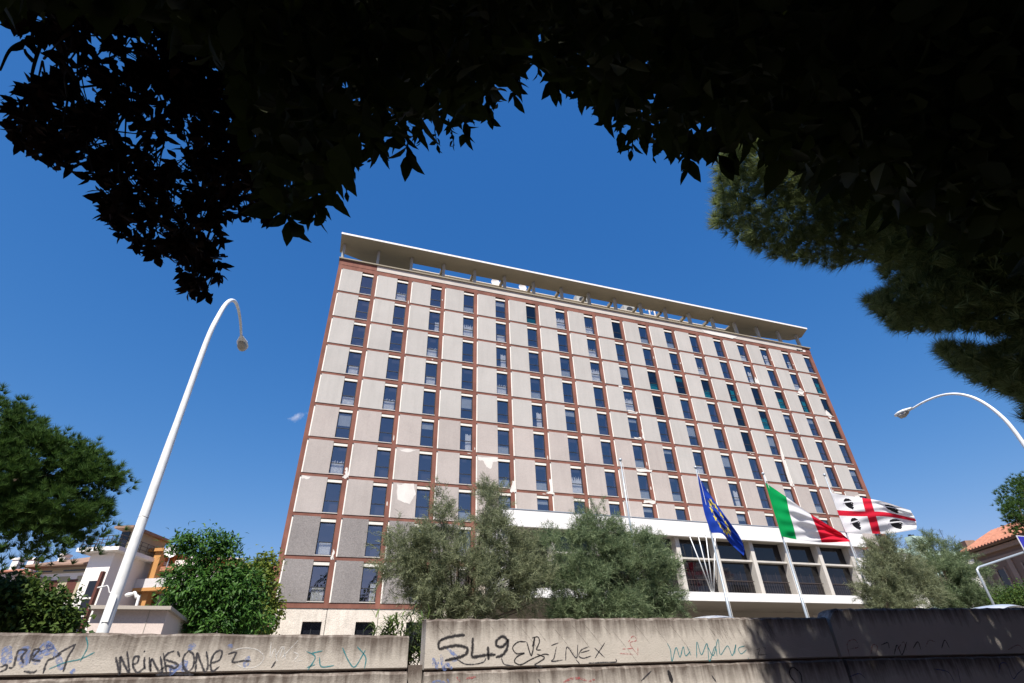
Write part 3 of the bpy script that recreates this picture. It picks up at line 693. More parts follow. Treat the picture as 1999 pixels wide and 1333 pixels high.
ribbon([[(808,1150),(818,1200),(832,1270),(838,1220),(840,1150),(865,1200),(900,1262),(893,1180),(885,1110)], [(918,1205),(955,1190),(968,1150),(938,1150),(926,1210),(955,1258),(990,1240),(1010,1215)], [(1008,1150),(1005,1200),(1012,1235)], [(1003,1108),(1008,1116)], [(1040,1150),(1048,1250),(1055,1165),(1085,1215),(1115,1255),(1130,1250),(1118,1145)], [(1215,1108),(1165,1130),(1150,1165),(1200,1185),(1240,1205),(1215,1228),(1165,1212),(1110,1245)], [(1138,1120),(1160,1265)], [(1238,1110),(1252,1150)], [(1315,1105),(1280,1150),(1278,1215),(1310,1255),(1348,1210),(1350,1140),(1315,1105)], [(1362,1258),(1372,1125),(1400,1190),(1430,1255),(1450,1200),(1438,1110)], [(1470,1195),(1530,1170),(1545,1110),(1500,1120),(1468,1190),(1480,1250),(1530,1215)], [(1085,1275),(1190,1272)], [(1210,1270),(1350,1274)]], .0125, "black_scrawl", P_dark, W1, yA, c6)
ribbon([[(0,1255),(40,1235),(45,1205),(0,1220)], [(60,1225),(95,1215),(125,1110),(185,1105),(150,1150),(165,1195)], [(205,1195),(235,1105),(275,1100),(225,1165),(285,1178)], [(300,1265),(330,1180),(370,1160),(430,1125)], [(440,1255),(470,1160),(520,1075)], [(400,1130),(470,1090),(530,1062)], [(165,1250),(230,1258),(260,1240)], [(1590,1130),(1645,1118),(1620,1185),(1690,1178),(1750,1180)], [(1890,1225),(1910,1200),(1920,1180)]], .012, "black_scrawl", P_dark, W1, yA, c6)
ribbon([[(340,1235),(450,1190),(560,1165),(660,1118)], [(600,1010),(610,1080),(560,1180)]], .011, "teal_scrawl", P_teal, W1, yA, c6)
ribbon([[(1620,1105),(1700,1088),(1790,1100),(1840,1150),(1800,1210),(1720,1228),(1650,1205)], [(1880,1175),(1915,1095),(1935,1180),(1975,1080),(1985,1150)]], .008, "white_tag", P_whi, W1, yA, c6)
ribbon([[(1290,180),(1285,245)], [(1310,250),(1345,200),(1360,260)], [(1340,255),(1420,170)], [(1395,225),(1420,240),(1400,270),(1440,265)]], .008, "white_tag", P_whi, W1, yA, cL)
ribbon([[(1458,222),(1500,250),(1465,312)], [(1480,232),(1535,220)], [(1520,250),(1530,295),(1590,290)], [(1630,205),(1660,270),(1690,295),(1740,215)], [(1700,200),(1740,250),(1735,305)], [(1460,300),(1500,285)]], .012, "teal_scrawl", P_teal, W1, yA, cL)
five = [[(412,256),(360,260),(300,272),(256,288)], [(262,284),(246,310),(250,348)], [(248,346),(300,332),(370,322),(425,340),(415,378),(360,400),(285,417)], [(462,272),(459,340),(460,392),(530,384),(605,378)], [(556,328),(560,412)], [(680,285),(650,265),(612,290),(612,322),(645,330),(675,300),(682,285),(676,340),(650,380),(605,398)]]
ribbon(five, .038, "black_overspray", P_soft, W2, yA + .0004, c2)
ribbon(five, .021, "black_number", P_black, W2, yA, c2)
ribbon([[(795,298),(745,300),(712,335),(735,372),(785,370),(740,392),(724,425),(765,442),(830,408),(905,378),(940,380)], [(800,298),(830,385),(850,275),(835,330)], [(835,275),(870,268),(880,300),(862,345),(890,350)], [(865,375),(912,398),(880,425),(852,445),(900,462)]], .010, "black_scrawl", P_black, W2, yA, c2)
ribbon([[(955,322),(1000,305)], [(988,330),(972,400),(958,422),(1030,412)], [(1045,415),(1055,332),(1112,400),(1122,318)], [(1192,328),(1145,350),(1128,385),(1155,402),(1205,388)], [(1140,368),(1195,352)], [(1228,338),(1290,396)], [(1292,305),(1262,350),(1230,402)], [(1360,405),(1362,425),(1290,428),(1190,432)], [(1110,410),(1135,440)], [(340,395),(420,440),(520,430),(545,400)], [(640,400),(660,440),(720,450)]], .0085, "black_scrawl", P_dark, W2, yA, c2)
ribbon([[(1440,300),(1470,262),(1490,290),(1450,310),(1498,380)], [(1400,345),(1470,340)], [(1385,372),(1470,378)], [(1500,330),(1500,385)]], .010, "red_scrawl", P_red, W2, yA, c2)
ribbon([[(1685,308),(1705,350),(1715,420),(1740,335),(1765,395),(1785,330),(1800,385),(1830,360)], [(1810,330),(1835,385)], [(1870,400),(1872,300),(1900,380),(1935,310),(1950,420),(1985,330),(1999,390)]], .012, "teal_scrawl", P_teal, W2, yA, c2)
ribbon([[(0,320),(40,385),(70,285),(85,380),(130,325),(160,385),(182,318),(175,375)], [(240,325),(200,340),(215,375),(250,350)], [(260,400),(262,408)]], .012, "teal_scrawl", P_teal, W2, yA, c3)
ribbon([[(308,352),(335,345),(325,380),(380,378)], [(350,330),(375,345)]], .007, "black_scrawl", P_dark, W2, yA, c3)
sc_ = []  # thin dark slanting lines across the middle wall
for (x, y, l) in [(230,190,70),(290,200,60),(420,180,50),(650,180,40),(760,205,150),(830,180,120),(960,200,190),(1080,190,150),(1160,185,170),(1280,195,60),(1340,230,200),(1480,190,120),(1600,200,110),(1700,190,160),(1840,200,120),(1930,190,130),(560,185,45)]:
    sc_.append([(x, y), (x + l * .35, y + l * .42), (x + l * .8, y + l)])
ribbon(sc_, .004, "thin_dark_lines", P_thin, W2, yA, c2)["kind"] = "stuff"
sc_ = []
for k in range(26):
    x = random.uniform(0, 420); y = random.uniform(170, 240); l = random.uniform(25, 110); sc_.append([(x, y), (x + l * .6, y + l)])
ribbon(sc_, .0035, "thin_dark_lines", P_thin, W2, yA, c3)["kind"] = "stuff"
yB = YW - .0525
ribbon([[(1030,556),(1070,535),(1130,528),(1180,545)], [(360,520),(380,548)], [(420,530),(480,520)], [(1190,550),(1230,535)]], .022, "red_scrawl", P_red, W2, yB, c2)
ribbon([[(1690,478),(1705,520),(1715,556)]], .05, "black_blot", P_black, W2, yB, c2)
ribbon([[(870,530),(885,556)], [(1520,545),(1585,482)]], .010, "black_scrawl", P_dark, W2, yB, c2)
ribbon([[(195,560),(240,545),(290,556)], [(300,530),(310,558)]], .02, "blue_spray", P_blue, W2, yB, c2)
ribbon([[(560,560),(520,500),(540,460),(590,500),(600,558)], [(30,510),(60,555)]], .012, "black_scrawl", P_dark, W2, yB, c3)
ribbon([[(900,390),(885,310),(930,285),(955,330),(905,345)], [(1035,385),(1045,320),(1075,330),(1065,380)], [(1380,330),(1400,290),(1440,300)], [(1900,350),(1960,320),(1995,345)], [(1200,350),(1240,300),(1260,350)]], .014, "red_scrawl", P_red, W3, yA, c3)
ribbon([[(1100,320),(1140,305),(1150,340)], [(1180,380),(1200,320),(1230,380),(1260,300)], [(1300,340),(1330,300),(1350,350)], [(1480,340),(1500,290),(1530,340)]], .010, "black_scrawl", P_dark, W3, yA, c3)
ribbon([[(1580,470),(1600,556)], [(1840,500),(1850,440),(1890,440),(1930,530),(1960,500),(1995,470)], [(900,520),(960,500),(1000,530)], [(1430,470),(1520,490),(1560,550)]], .012, "blue_scrawl", paint("blue_marker", (.05, .08, .3), .3), W3, yB, c3)

# ------------------------------------------------------------------ parked cars behind the wall
def make_car(label, X, Y, gz, yaw, col, H=1.48, sx=1.0):
    t = thing("parked_car", label, "car", (X, Y, gz), "cars parked behind the wall", yaw)
    paintm = bpy.data.materials.new("car_paint"); paintm.use_nodes = True
    b_ = paintm.node_tree.nodes["Principled BSDF"]; b_.inputs['Base Color'].default_value = (*col, 1); b_.inputs['Roughness'].default_value = .25; b_.inputs['Metallic'].default_value = .3; b_.inputs['Coat Weight'].default_value = .6
    prof = [(-2.1, .35), (-2.12, .62), (-2.0, .86), (-1.72, .95), (-1.05, 1.02), (1.75, 1.0), (2.0, .93), (2.1, .7), (2.08, .35)]
    mb = MB(); n = len(prof)
    for s, w in ((-1, .84), (-1, .8), (1, .8), (1, .84)): pass
    rings = [(-.84, .94), (-.80, 1.0), (.80, 1.0), (.84, .94)]
    for y, k in rings:
        for x, z in prof: mb.v.append((x * (1 if abs(y) < .82 else .985), y, .35 + (z - .35) * k))
    for q in range(3):
        for k in range(n - 1): mb.f.append((q*n+k, q*n+k+1, (q+1)*n+k+1, (q+1)*n+k)); mb.i.append(0)
        mb.f.append((q*n+n-1, q*n, (q+1)*n, (q+1)*n+n-1)); mb.i.append(0)
    mb.f.append(tuple(range(n))); mb.f.append(tuple(3*n + k for k in range(n-1, -1, -1))); mb.i += [0, 0]
    link("body", mb.mesh("body", paintm, smooth=True), t)
    # roof: arched shell
    rf = MB(); nx, ny = 14, 8
    for i in range(nx + 1):
        u = i / nx; x = -.62 + 2.2 * u; zc = H - .30 * (2*u-.9) ** 2 * .55 - .05 * (2 * u - 1) ** 4
        for j in range(ny + 1):
            v = j / ny * 2 - 1; rf.v.append((x, v * .66, zc - .045 * v * v - .05 * v ** 6))
    for i in range(nx):
        for j in range(ny): a = i*(ny+1)+j; rf.f.append((a, a+ny+1, a+ny+2, a+1)); rf.i.append(0)
    link("roof", rf.mesh("roof", paintm, smooth=True), t)
    za = H - .18
    gb_ = MB()
    def quadp(p): 
        b0 = len(gb_.v); gb_.v.extend(p); gb_.f.append((b0, b0+1, b0+2, b0+3)); gb_.i.append(0)
    ws = MB(); 
    def q4(mbx, p): b0 = len(mbx.v); mbx.v.extend(p); mbx.f.append((b0, b0+1, b0+2, b0+3)); mbx.i.append(0)
    zf = rf.v[4][2]; zb_ = rf.v[nx*(ny+1)+4][2]
    q4(ws, [(-1.3, -.72, 1.0), (-1.3, .72, 1.0), (-.62, .62, rf.v[ny-1][2]), (-.62, -.62, rf.v[1][2])]); link("windscreen", ws.mesh("windscreen", M_dark), t)
    ws = MB(); q4(ws, [(1.9, .7, .98), (1.9, -.7, .98), (1.58, -.62, zb_ - .05), (1.58, .62, zb_ - .05)]); link("rear_window", ws.mesh("rear_window", M_dark), t)
    for s in (-1, 1):
        ws = MB(); q4(ws, [(-1.2, s*.76, 1.0), (1.85, s*.76, 1.0), (1.55, s*.665, zb_ - .1), (-.6, s*.665, zf - .1)]); link("side_window", ws.mesh("side_window", M_dark), t)
        for xx in (-1.3, 1.3):
            w_ = link("wheel", MB().tube([(xx, s*.66, .31), (xx, s*.85, .31)], .31, 18).mesh("wheel", M_dark), t)
            link("rim", MB().tube([(xx, s*.851, .31), (xx, s*.86, .31)], .2, 12).mesh("rim", M_metal), w_)
        link("headlight", MB().box(-2.1, -1.98, s*.62 - .14, s*.62 + .14, .66, .8).mesh("headlight", M_lampg), t)
    return t
make_car("pale silver car roof showing above the middle wall beneath the blue flag", 10.3, 14.0, GZ, R(6), (.55, .60, .66), 1.46)
make_car("white car roof showing above the shaded wall at right", 19.2, 12.1, GZ, R(4), (.75, .76, .78), 1.60)

# ------------------------------------------------------------------ houses on the left
M_hw = mat("white_house_wall", (.80, .77, .72), .9, .05, .3); M_khaki = mat("khaki_wall_panel", (.40, .36, .25), .9, .06, .4); M_shb = mat("brown_shutter", (.10, .035, .025), .7, .1)
M_roofb = mat("brown_roof_tiles", (.26, .17, .125), .9, .18, 1.5, .3, 12); M_tile = mat("terracotta_tiles", (.38, .165, .105), .85, .22, 2.0, .2, 10); M_or = mat("orange_render", (.47, .24, .085), .9, .06, .4)
M_grayw = mat("grey_white_render", (.55, .53, .53), .9, .05, .4); M_pinkw = mat("pinkish_render", (.62, .53, .48), .9, .06, .4)
AZ = R(22); e2 = np.array([math.sin(AZ), math.cos(AZ), 0]); e1 = np.array([-math.cos(AZ), math.sin(AZ), 0])   # e1: leftwards along fronts, e2: away
ROT = math.atan2(-math.sin(AZ), math.cos(AZ))      # local x axis = -e1 (right), local y = e2
C = atY(226, 1076, 62)
class Loc:
    """local frame: x to the right along the front, y away, z up from the terrain"""
    def __init__(s, origin): s.o = np.array([origin[0], origin[1], GZ])
    def x(s, px, py, y=0): p = atP(px, py, s.o + e2 * y, e2); return float(np.dot(p - s.o, -e1))
    def z(s, px, py, y=0): return float(atP(px, py, s.o + e2 * y, e2)[2] - GZ)
lt_ = Loc(C); TZ = lt_.z(226, 1078)
wl = lt_.x(177, 1086)
tow = thing("stair_tower_house", "white block with a tall stair window and a railed roof terrace", "building", tuple(lt_.o), None, ROT)
def hp(t, name, mb, *mm): return link(name, mb.mesh(name, *mm), t)
tb = MB(); sx0 = lt_.x(172, 1188) + 1.2
dw = 7.0
hp(tow, "wall", MB().box(wl, 0, 0, dw, 0, TZ), M_hw)
hp(tow, "roof_slab", MB().box(wl - .9, .9, -.9, dw + .9, TZ + .002, TZ + .35), M_hw)
xw = lt_.x(174, 1160); 
wn = hp(tow, "stair_window", MB().box(wl * .42 - .5, wl * .42 + .5, -.03, .0 - .002, 1.0, TZ * .80), M_dark)
for q in range(1, 6): link("glazing_bar", MB().box(wl * .42 - .52, wl * .42 + .52, -.10, -.032, 1 + (TZ * .80 - 1) * q / 6 - .07, 1 + (TZ * .80 - 1) * q / 6 + .07).mesh("glazing_bar", M_hw), wn)
hp(tow, "window_jamb", MB().box(wl * .42 + .52, wl * .42 + .78, -.35, -.002, .5, TZ * .86), M_shb)
hp(tow, "side_window", MB().box(.002, .04, 2.6, 3.6, 1.5, TZ * .55), M_dark)
ra = MB()
for (a, b_, cc, d_) in ((wl - .7, -.7, .7, -.7), (.7, -.7, .7, dw), (wl - .7, -.7, wl - .7, dw)):
    for hz in (.35, .7, 1.05): ra.tube([(a, b_, TZ + .36 + hz), (cc, d_, TZ + .36 + hz)], .03, 5)
    for q in range(9): f_ = q / 8; ra.tube([(a + (cc-a)*f_, b_ + (d_-b_)*f_, TZ + .36), (a + (cc-a)*f_, b_ + (d_-b_)*f_, TZ + 1.41)], .035, 5)
hp(tow, "terrace_railing", ra, M_rail)
hp(tow, "roof_room", MB().box(wl * .45, .1, 1.2, dw - .5, TZ + .355, TZ + 2.4), M_khaki)
hp(tow, "roof_room_glazing", MB().box(wl * .42, wl * .05, 1.1, 1.19, TZ + .6, TZ + 2.2), M_dark)
hp(tow, "roof_room_slab", MB().box(wl * .6, .6, .4, dw, TZ + 2.402, TZ + 2.62), M_roofb)
def small_dish(px, py, Y, r_, label):
    P = atY(px, py, Y); t = thing("satellite_dish", label, "satellite dish", (P[0], P[1], P[2] - 1.1), "satellite dishes on the left houses")
    mb = MB(); n = 14
    for rr, yy in ((0, 0), (.5 * r_, -.05), (r_, -.2)):
        for k in range(n): a = 2*math.pi*k/n; mb.v.append((rr*math.cos(a), yy + .1, 1.1 + rr*math.sin(a)))
    for q in range(2):
        for k in range(n): mb.f.append((q*n+k, q*n+(k+1) % n, (q+1)*n+(k+1) % n, (q+1)*n+k)); mb.i.append(0)
    link("dish", mb.mesh("dish", M_white, smooth=True), t); link("mast", MB().tube([(0, .15, -.4), (0, .15, 1.1)], .05).mesh("mast", M_metal), t)
small_dish(250, 1060, 63.5, .62, "white dish beside the roof terrace railing next to the lamp pole")
small_dish(334, 1076, 64, .62, "white dish on the orange building roof edge beside the green tree")
# long white house left of the tower
hs_ = thing("long_white_house", "white house with khaki wall strips, brown shutters and a low tiled roof", "building", tuple(lt_.o + e2 * 1.5), None, ROT)
HY = 1.5
xl = lt_.x(60, 1150, HY); hz = lt_.z(165, 1106, HY); hz2 = lt_.z(165, 1117, HY)
hp(hs_, "wall", MB().box(xl, wl + .3, 0, 9, 0, hz), M_hw)
hp(hs_, "attic_band", MB().box(xl, wl - .02, -.05, -.002, hz2, hz - .05), M_khaki)
for px_ in (80, 150): 
    x_ = lt_.x(px_, 1110, HY); hp(hs_, "attic_window", MB().box(x_ - 1.2, x_ + 1.3, -.09, -.052, hz2 + .15, hz - .25), M_dark)
for a, b_ in ((58, 66), (80, 100), (115, 135), (150, 165)):
    x0_, x1_ = lt_.x(a, 1130, HY), lt_.x(b_, 1130, HY); hp(hs_, "wall_strip", MB().box(x0_, x1_, -.04, -.002, 2, hz2 - .3), M_khaki)
for a in (73, 109, 145):
    x_ = lt_.x(a, 1128, HY); w_ = hp(hs_, "window", MB().box(x_ - .5, x_ + .5, -.05, -.003, hz2 - 2.3, hz2 - .6), M_shb)
    link("shutter", MB().box(x_ - .55, x_ - .05, -.12, -.052, hz2 - 2.4, hz2 - 1.4).mesh("shutter", M_shb), w_)
rfm = MB(); rfm.prism_y([(0, 0), (1, 0), (1, 1)], 0, 1) if False else None
rb = MB(); b0 = 0
rb.v = [(xl - 1, -1.0, hz), (wl + .3, -1.0, hz), (wl + .3, 4.5, hz + 2.2), (xl + 4, 4.5, hz + 2.2), (xl - 1, 10, hz), (wl + .3, 10, hz), (xl - 1, -1, hz + .15), (wl + .3, -1, hz + .15)]
rb.f = [(6, 7, 2, 3), (0, 1, 7, 6), (6, 3, 4, 0), (3, 2, 5, 4), (0, 4, 5, 1)]; rb.i = [0] * 5
rf_ = hp(hs_, "roof", rb, M_roofb)
for px_, py_ in ((38, 1090), (68, 1090), (128, 1082)):
    P = atP(px_, py_, lt_.o + e2 * 5, e2); x_ = float(np.dot(P - lt_.o, -e1)); z_ = P[2] - GZ
    link("chimney", MB().box(x_ - .35, x_ + .35, 3.2, 3.9, hz, z_ - .2).box(x_ - .45, x_ + .45, 3.1, 4.0, z_ - .198, z_).mesh("chimney", M_hw), rf_)
# small house further left
hh = thing("low_pale_house", "pale house at the far left edge under the pine with a reddish roof", "building", tuple(lt_.o - e1 * 0 + e2 * -1), None, ROT)
x0_, x1_ = lt_.x(-60, 1110, -1), lt_.x(30, 1115, -1); z_ = lt_.z(20, 1118, -1)
hp(hh, "wall", MB().box(x0_, x1_, 0, 8, 0, z_), M_grayw); 
rb = MB(); rb.v = [(x0_, -.6, z_ + .0), (x1_ + .6, -.6, z_), (x1_ + .6, 8.5, z_), (x0_, 8.5, z_), (x0_, 4, z_ + 1.2), (x1_ - 3, 4, z_ + 1.2)]; rb.f = [(0, 1, 5, 4), (1, 2, 5), (2, 3, 4, 5), (0, 3, 2, 1)]; rb.i = [0] * 4
hp(hh, "roof", rb, M_tile)
for q in range(4): xx = x1_ - 1.6 - q * 3; hp(hh, "window", MB().box(xx - .5, xx + .5, -.05, -.002, z_ - 2.6, z_ - .9), M_shb)
# orange building
oo = atY(316, 1078, 66); lo = Loc(oo)
ob = thing("orange_building", "orange building with deep shaded balconies and a flat overhanging roof", "building", tuple(lo.o), None, ROT)
oz = lo.z(316, 1078); ol = lo.x(255, 1080)
hp(ob, "rear_wall", MB().box(ol - 4, -.02, 2.2, 12, 0, oz), M_or)
hp(ob, "roof", MB().box(ol - 4, .5, -.6, 12, oz + .002, oz + .3), M_or)
hp(ob, "corner_pier", MB().box(-.45, .25, -.35, .5, 0, oz), M_or)
hp(ob, "side_wall", MB().box(-2.2, -.46, 1.4, 2.18, 0, oz), M_or)
for q, zz in enumerate((oz - 3.2, oz - 6.4, oz - 9.6)):
    if zz < .6: continue
    bl_ = hp(ob, "balcony", MB().box(ol - 4, -2.3, -.3, 2.18, zz - .22, zz), M_grayw)
    link("balcony_wall", MB().box(ol - 4, -2.3, -.3, -.15, zz + .002, zz + .95).mesh("balcony_wall", (M_grayw, M_shb, M_grayw)[q]), bl_)
    hp(ob, "balcony_door", MB().box(-5.0, -3.4, 2.1, 2.17, zz + .02, zz + 2.2), M_dark)
# pale wing to the right of the orange pier
wz = lo.z(322, 1116, .6)
wg = thing("pale_corner_house", "pale house with a rounded balcony, between the orange building and the green tree", "building", tuple(lo.o + e2 * .6), None, ROT)
hp(wg, "wall", MB().box(.3, 9, .6, 10, 0, wz), M_grayw)
hp(wg, "upper_wall", MB().box(.3, 5, 3.5, 10, wz + .5, oz - .4), M_or); hp(wg, "upper_roof", MB().box(.3, 6, 2.2, 10.5, oz - .398, oz - .1), M_roofb)
hp(wg, "eave", MB().box(.3, 9.4, -.5, 10.2, wz + .002, wz + .4), M_tile)
zb_ = lo.z(300, 1156, .0)
poly = [(-3.0, .5)] + [(-.6 - 2.4 * math.cos(a), .5 - 2.0 * math.sin(a)) for a in np.linspace(.15, math.pi / 2, 8)] + [(7, -1.5), (7, .5)]
bal = hp(wg, "balcony_slab", MB().prism(poly, zb_, zb_ + .3), M_or)
link("balcony_parapet", MB().prism([(p[0]*.97+.02, p[1]*.95) for p in poly], zb_ + .302, zb_ + 1.15).mesh("balcony_parapet", M_grayw), bal)
hp(wg, "blind", MB().box(1.0, 3.4, .5, .59, zb_ + .9, zb_ + 3.2), M_hw)
# house with long terracotta roof behind the green tree
rr = atY(345, 1106, 80); zr = rr[2] - GZ; x1_ = atY(560, 1106, 80)[0] - rr[0]
rh = thing("red_roofed_house", "long pale house with a terracotta roof behind the green trees", "building", (rr[0], 80, GZ))
hp(rh, "wall", MB().box(0, x1_, 0, 9, 0, zr - .55), M_grayw)
def tile_roof(x0, x1, ya, yb, za, zb, mtl, pitch=.28):
    n = max(4, int((x1 - x0) / pitch)); V = []; F = []
    for k in range(n * 4 + 1):
        x = x0 + (x1 - x0) * k / (n * 4); h = .11 * math.sin(k * math.pi / 2)
        for f_ in (0, .5, 1): V.append((x, ya + (yb - ya) * f_, za + (zb - za) * f_ + h))
        V.append((x, ya, za - .12))
    for k in range(n * 4): a = k * 4; F += [(a, a+4, a+5, a+1), (a+1, a+5, a+6, a+2), (a+3, a+7, a+4, a)]
    return raw_mesh("roof", V, F, mats=(mtl,))
link("roof", tile_roof(-.6, x1_, -.6, 5, zr - .5, zr + 1.6, M_tile), rh)
hp(rh, "skylight_box", MB().box(.5, 7, 3.0, 5, zr + .7, zr + 1.9), M_white)
for q in range(5):
    xx = 8 + q * 2.6; v_ = MB()
    v_.prism_y([(xx + .9 * math.cos(a), zr - 4.2 + 1.1 * math.sin(a)) for a in np.linspace(0, math.pi, 9)] + [(xx - .9, zr - 6), (xx + .9, zr - 6)], -.2, -.01)
    hp(rh, "white_arch", v_, M_white)
# garage with thin eave
ga = atY(175, 1181, 27); gzr = ga[2] - GZ
gg = thing("garage_block", "low flat roofed pale garage behind the lamp pole", "building", (ga[0], 27, GZ))
hp(gg, "wall", MB().box(.12, 2.7, .30, 6, 0, gzr - .13), M_pinkw)
hp(gg, "roof_slab", MB().box(0, 2.85, 0, 6.2, gzr - .128, gzr), M_soffit)
hp(gg, "wall_joint", MB().box(2.05, 2.07, .28, .299, 0, gzr - .14), M_soffit)
# two small lamps above the garage
for (pb, pt, tip, lb) in (((267, 1180), (266, 1166), (258, 1160), "small white goose neck lamp on the garage roof right of the lamp pole"), ((211, 1180), (213, 1155), (204, 1145), "thin grey goose neck lamp against the white stair tower")):
    Y = 30; b_ = atY(*pb, Y); t_ = atY(*pt, Y); q_ = atY(*tip, Y); thick = .06 if pb[0] > 240 else .022
    t = thing("small_lamp", lb, "lamp", (b_[0], Y, GZ))
    o_ = np.array([b_[0], Y, GZ]); P = np.array([np.zeros(3), (b_ - o_), (t_ - o_), (t_ - o_) * .4 + (q_ - o_) * .6 + np.array([0, 0, .12]), q_ - o_])
    link("pole", MB().tube([catmull(P, q / 24) for q in range(25)], thick, 8).mesh("pole", M_white, smooth=True), t)
    link("lamp_head", MB().tube([q_ - o_ + np.array([.02, 0, .02]), q_ - o_ + np.array([-.16, 0, -.03]), q_ - o_ + np.array([-.26, 0, -.05])], [thick * 1.1, thick * 1.6, thick], 8).mesh("lamp_head", M_white, smooth=True), t)

# ------------------------------------------------------------------ houses on the right
P1 = atY(1885, 1077, 55); zE = P1[2]; P2 = atZ(1985, 1043.5, zE); dR = P2 - P1; dR /= np.linalg.norm(dR); rotb = math.atan2(dR[1], dR[0])
# local x runs from far-left end towards the camera side, local y = left normal rotated away
nb = np.array([-dR[1], dR[0], 0]);  # left of direction
bh = thing("brown_tiled_house", "brown rendered house with a bright terracotta tile roof at right", "building", (P1[0], P1[1], GZ), None, rotb)
Lh = 34.0; ze = zE - GZ
M_brw = mat("brown_render", (.25, .17, .125), .9, .10, .5)
M_brl = mat("pale_pilaster", (.36, .26, .20), .9, .08, .5)
sgn = 1 if np.dot(nb, P1 - EYE) > 0 else -1          # direction away from viewer
def yy_(a): return sgn * a
def bx2(mb, x0, x1, ya, yb, z0, z1): a, b_ = sorted((yy_(ya), yy_(yb))); return mb.box(x0, x1, a, b_, z0, z1)
hp(bh, "wall", bx2(MB(), 0, Lh, .6, 12, 0, ze - .3), M_brw)
hp(bh, "cornice", bx2(MB(), -.5, Lh, .1, .598, ze - 1.0, ze - .45), M_brl)
hp(bh, "cornice", bx2(MB(), -.3, Lh, .35, .597, ze - 1.9, ze - 1.6), M_brl)
hp(bh, "eave", bx2(MB(), -.8, Lh, -.5, 12.4, ze - .298, ze - .1), M_brw)
for q in range(7):
    x_ = 1.0 + q * 4.6; hp(bh, "pilaster", bx2(MB(), x_, x_ + .8, .45, .599, 0, ze - 1.91), M_brl)
    w_ = hp(bh, "window", bx2(MB(), x_ + 2.2, x_ + 3.5, .50, .598, ze - 6.0, ze - 3.2), M_dark)
    link("window_surround", bx2(bx2(MB(), x_ + 2.0, x_ + 2.199, .42, .597, ze - 6.1, ze - 3.0), x_ + 3.501, x_ + 3.7, .42, .597, ze - 6.1, ze - 3.0).mesh("window_surround", M_brl), w_)
tr = tile_roof(-.9, Lh, yy_(-.7), yy_(6), ze - .05, ze + 3.0, M_tile, .62); rfb = link("roof", tr, bh)
link("roof_end", raw_mesh("roof_end", [(-.9, yy_(-.7), ze - .05), (-.9, yy_(12.5), ze - .05), (-.9, yy_(6), ze + 3.0), (-.2, yy_(-.7), ze - .05), (-.2, yy_(12.5), ze - .05), (-.2, yy_(6), ze + 3.0)], [(0, 1, 2), (3, 5, 4), (0, 2, 5, 3), (2, 1, 4, 5), (1, 0, 3, 4)], mats=(M_brw,)), rfb)
link("chimney", bx2(MB(), -1.6, -.2, .8, 2.2, ze - .09, ze + 1.6).mesh("chimney", M_roofb), rfb)
Pm = atY(1963, 1040, 50); an = thing("roof_antenna", "thin antenna mast standing on the terracotta roof ridge", "antenna", (Pm[0], 50, GZ))
topm = atY(1957, 1026, 50)
link("mast", MB().tube([(0, 0, ze - 1), tuple(topm - np.array([Pm[0], 50, GZ]))], .05, 6).mesh("mast", M_frame), an); link("element", MB().box(topm[0]-Pm[0]-.35, topm[0]-Pm[0]+.35, -.05, .05, topm[2]-GZ-.05, topm[2]-GZ+.08).mesh("element", M_frame), an)
M_gr = mat("pale_green_render", (.42, .55, .47), .9, .05, .4)
g0 = atY(1725, 1066, 75); g1 = atY(1880, 1085, 75); zg = atY(1770, 1071, 75)[2] - GZ
gh = thing("pale_green_house", "pale green flat roofed house with one tall chimney behind the right tamarisks", "building", (g0[0], 75, GZ)); wg_ = g1[0] - g0[0]
hp(gh, "wall", MB().box(0, wg_ + 14, .5, 12, 0, zg - .8), M_hw); hp(gh, "parapet", MB().box(-.3, wg_ + 14.3, 0, 12.3, zg - .798, zg), M_gr)
c0 = atY(1786, 1074, 74); c1 = atY(1803, 1049, 74)
hp(gh, "chimney", MB().box(c0[0] - g0[0], c1[0] - g0[0], -1.6, -.002, 0, c1[2] - GZ), M_gr)
for q in range(2): hp(gh, "chimney_pot", MB().tube([(c0[0]-g0[0] + .6 + q * .8, -.8, c1[2] - GZ + .001), (c0[0]-g0[0] + .6 + q * .8, -.8, c1[2] - GZ + .4)], .28), M_dark)
for q in range(6): x_ = 3 + q * 5.2; w_ = hp(gh, "window", MB().box(x_, x_ + 1.4, .40, .499, zg - 5.5, zg - 3), M_shb); link("sill", MB().box(x_ - .15, x_ + 1.55, .3, .498, zg - 5.7, zg - 5.501).mesh("sill", M_hw), w_)
for k, (bp_, tp_, lb) in enumerate((((1822, 1075), (1815, 1042), "shorter television aerial left of the two over the green house"), ((1852, 1072), (1844, 1033), "taller television aerial right of the two over the green house"))):
    b_ = atY(*bp_, 76); t_ = atY(*tp_, 76); t = thing("television_aerial", lb, "antenna", (b_[0], 76, GZ + zg))
    h = t_[2] - GZ - zg; mb = MB().tube([(0, 0, -.1), (0, 0, h)], .04, 5)
    for q in range(4): mb.tube([(-.8 + q * .1, 0, h - .3 - q * .25), (.8 - q * .1, 0, h - .3 - q * .25)], .025, 4)
    mb.tube([(-.5, 0, h * .45), (1.2, 0, h * .5)], .025, 4); link("mast", mb.mesh("mast", M_frame), t)

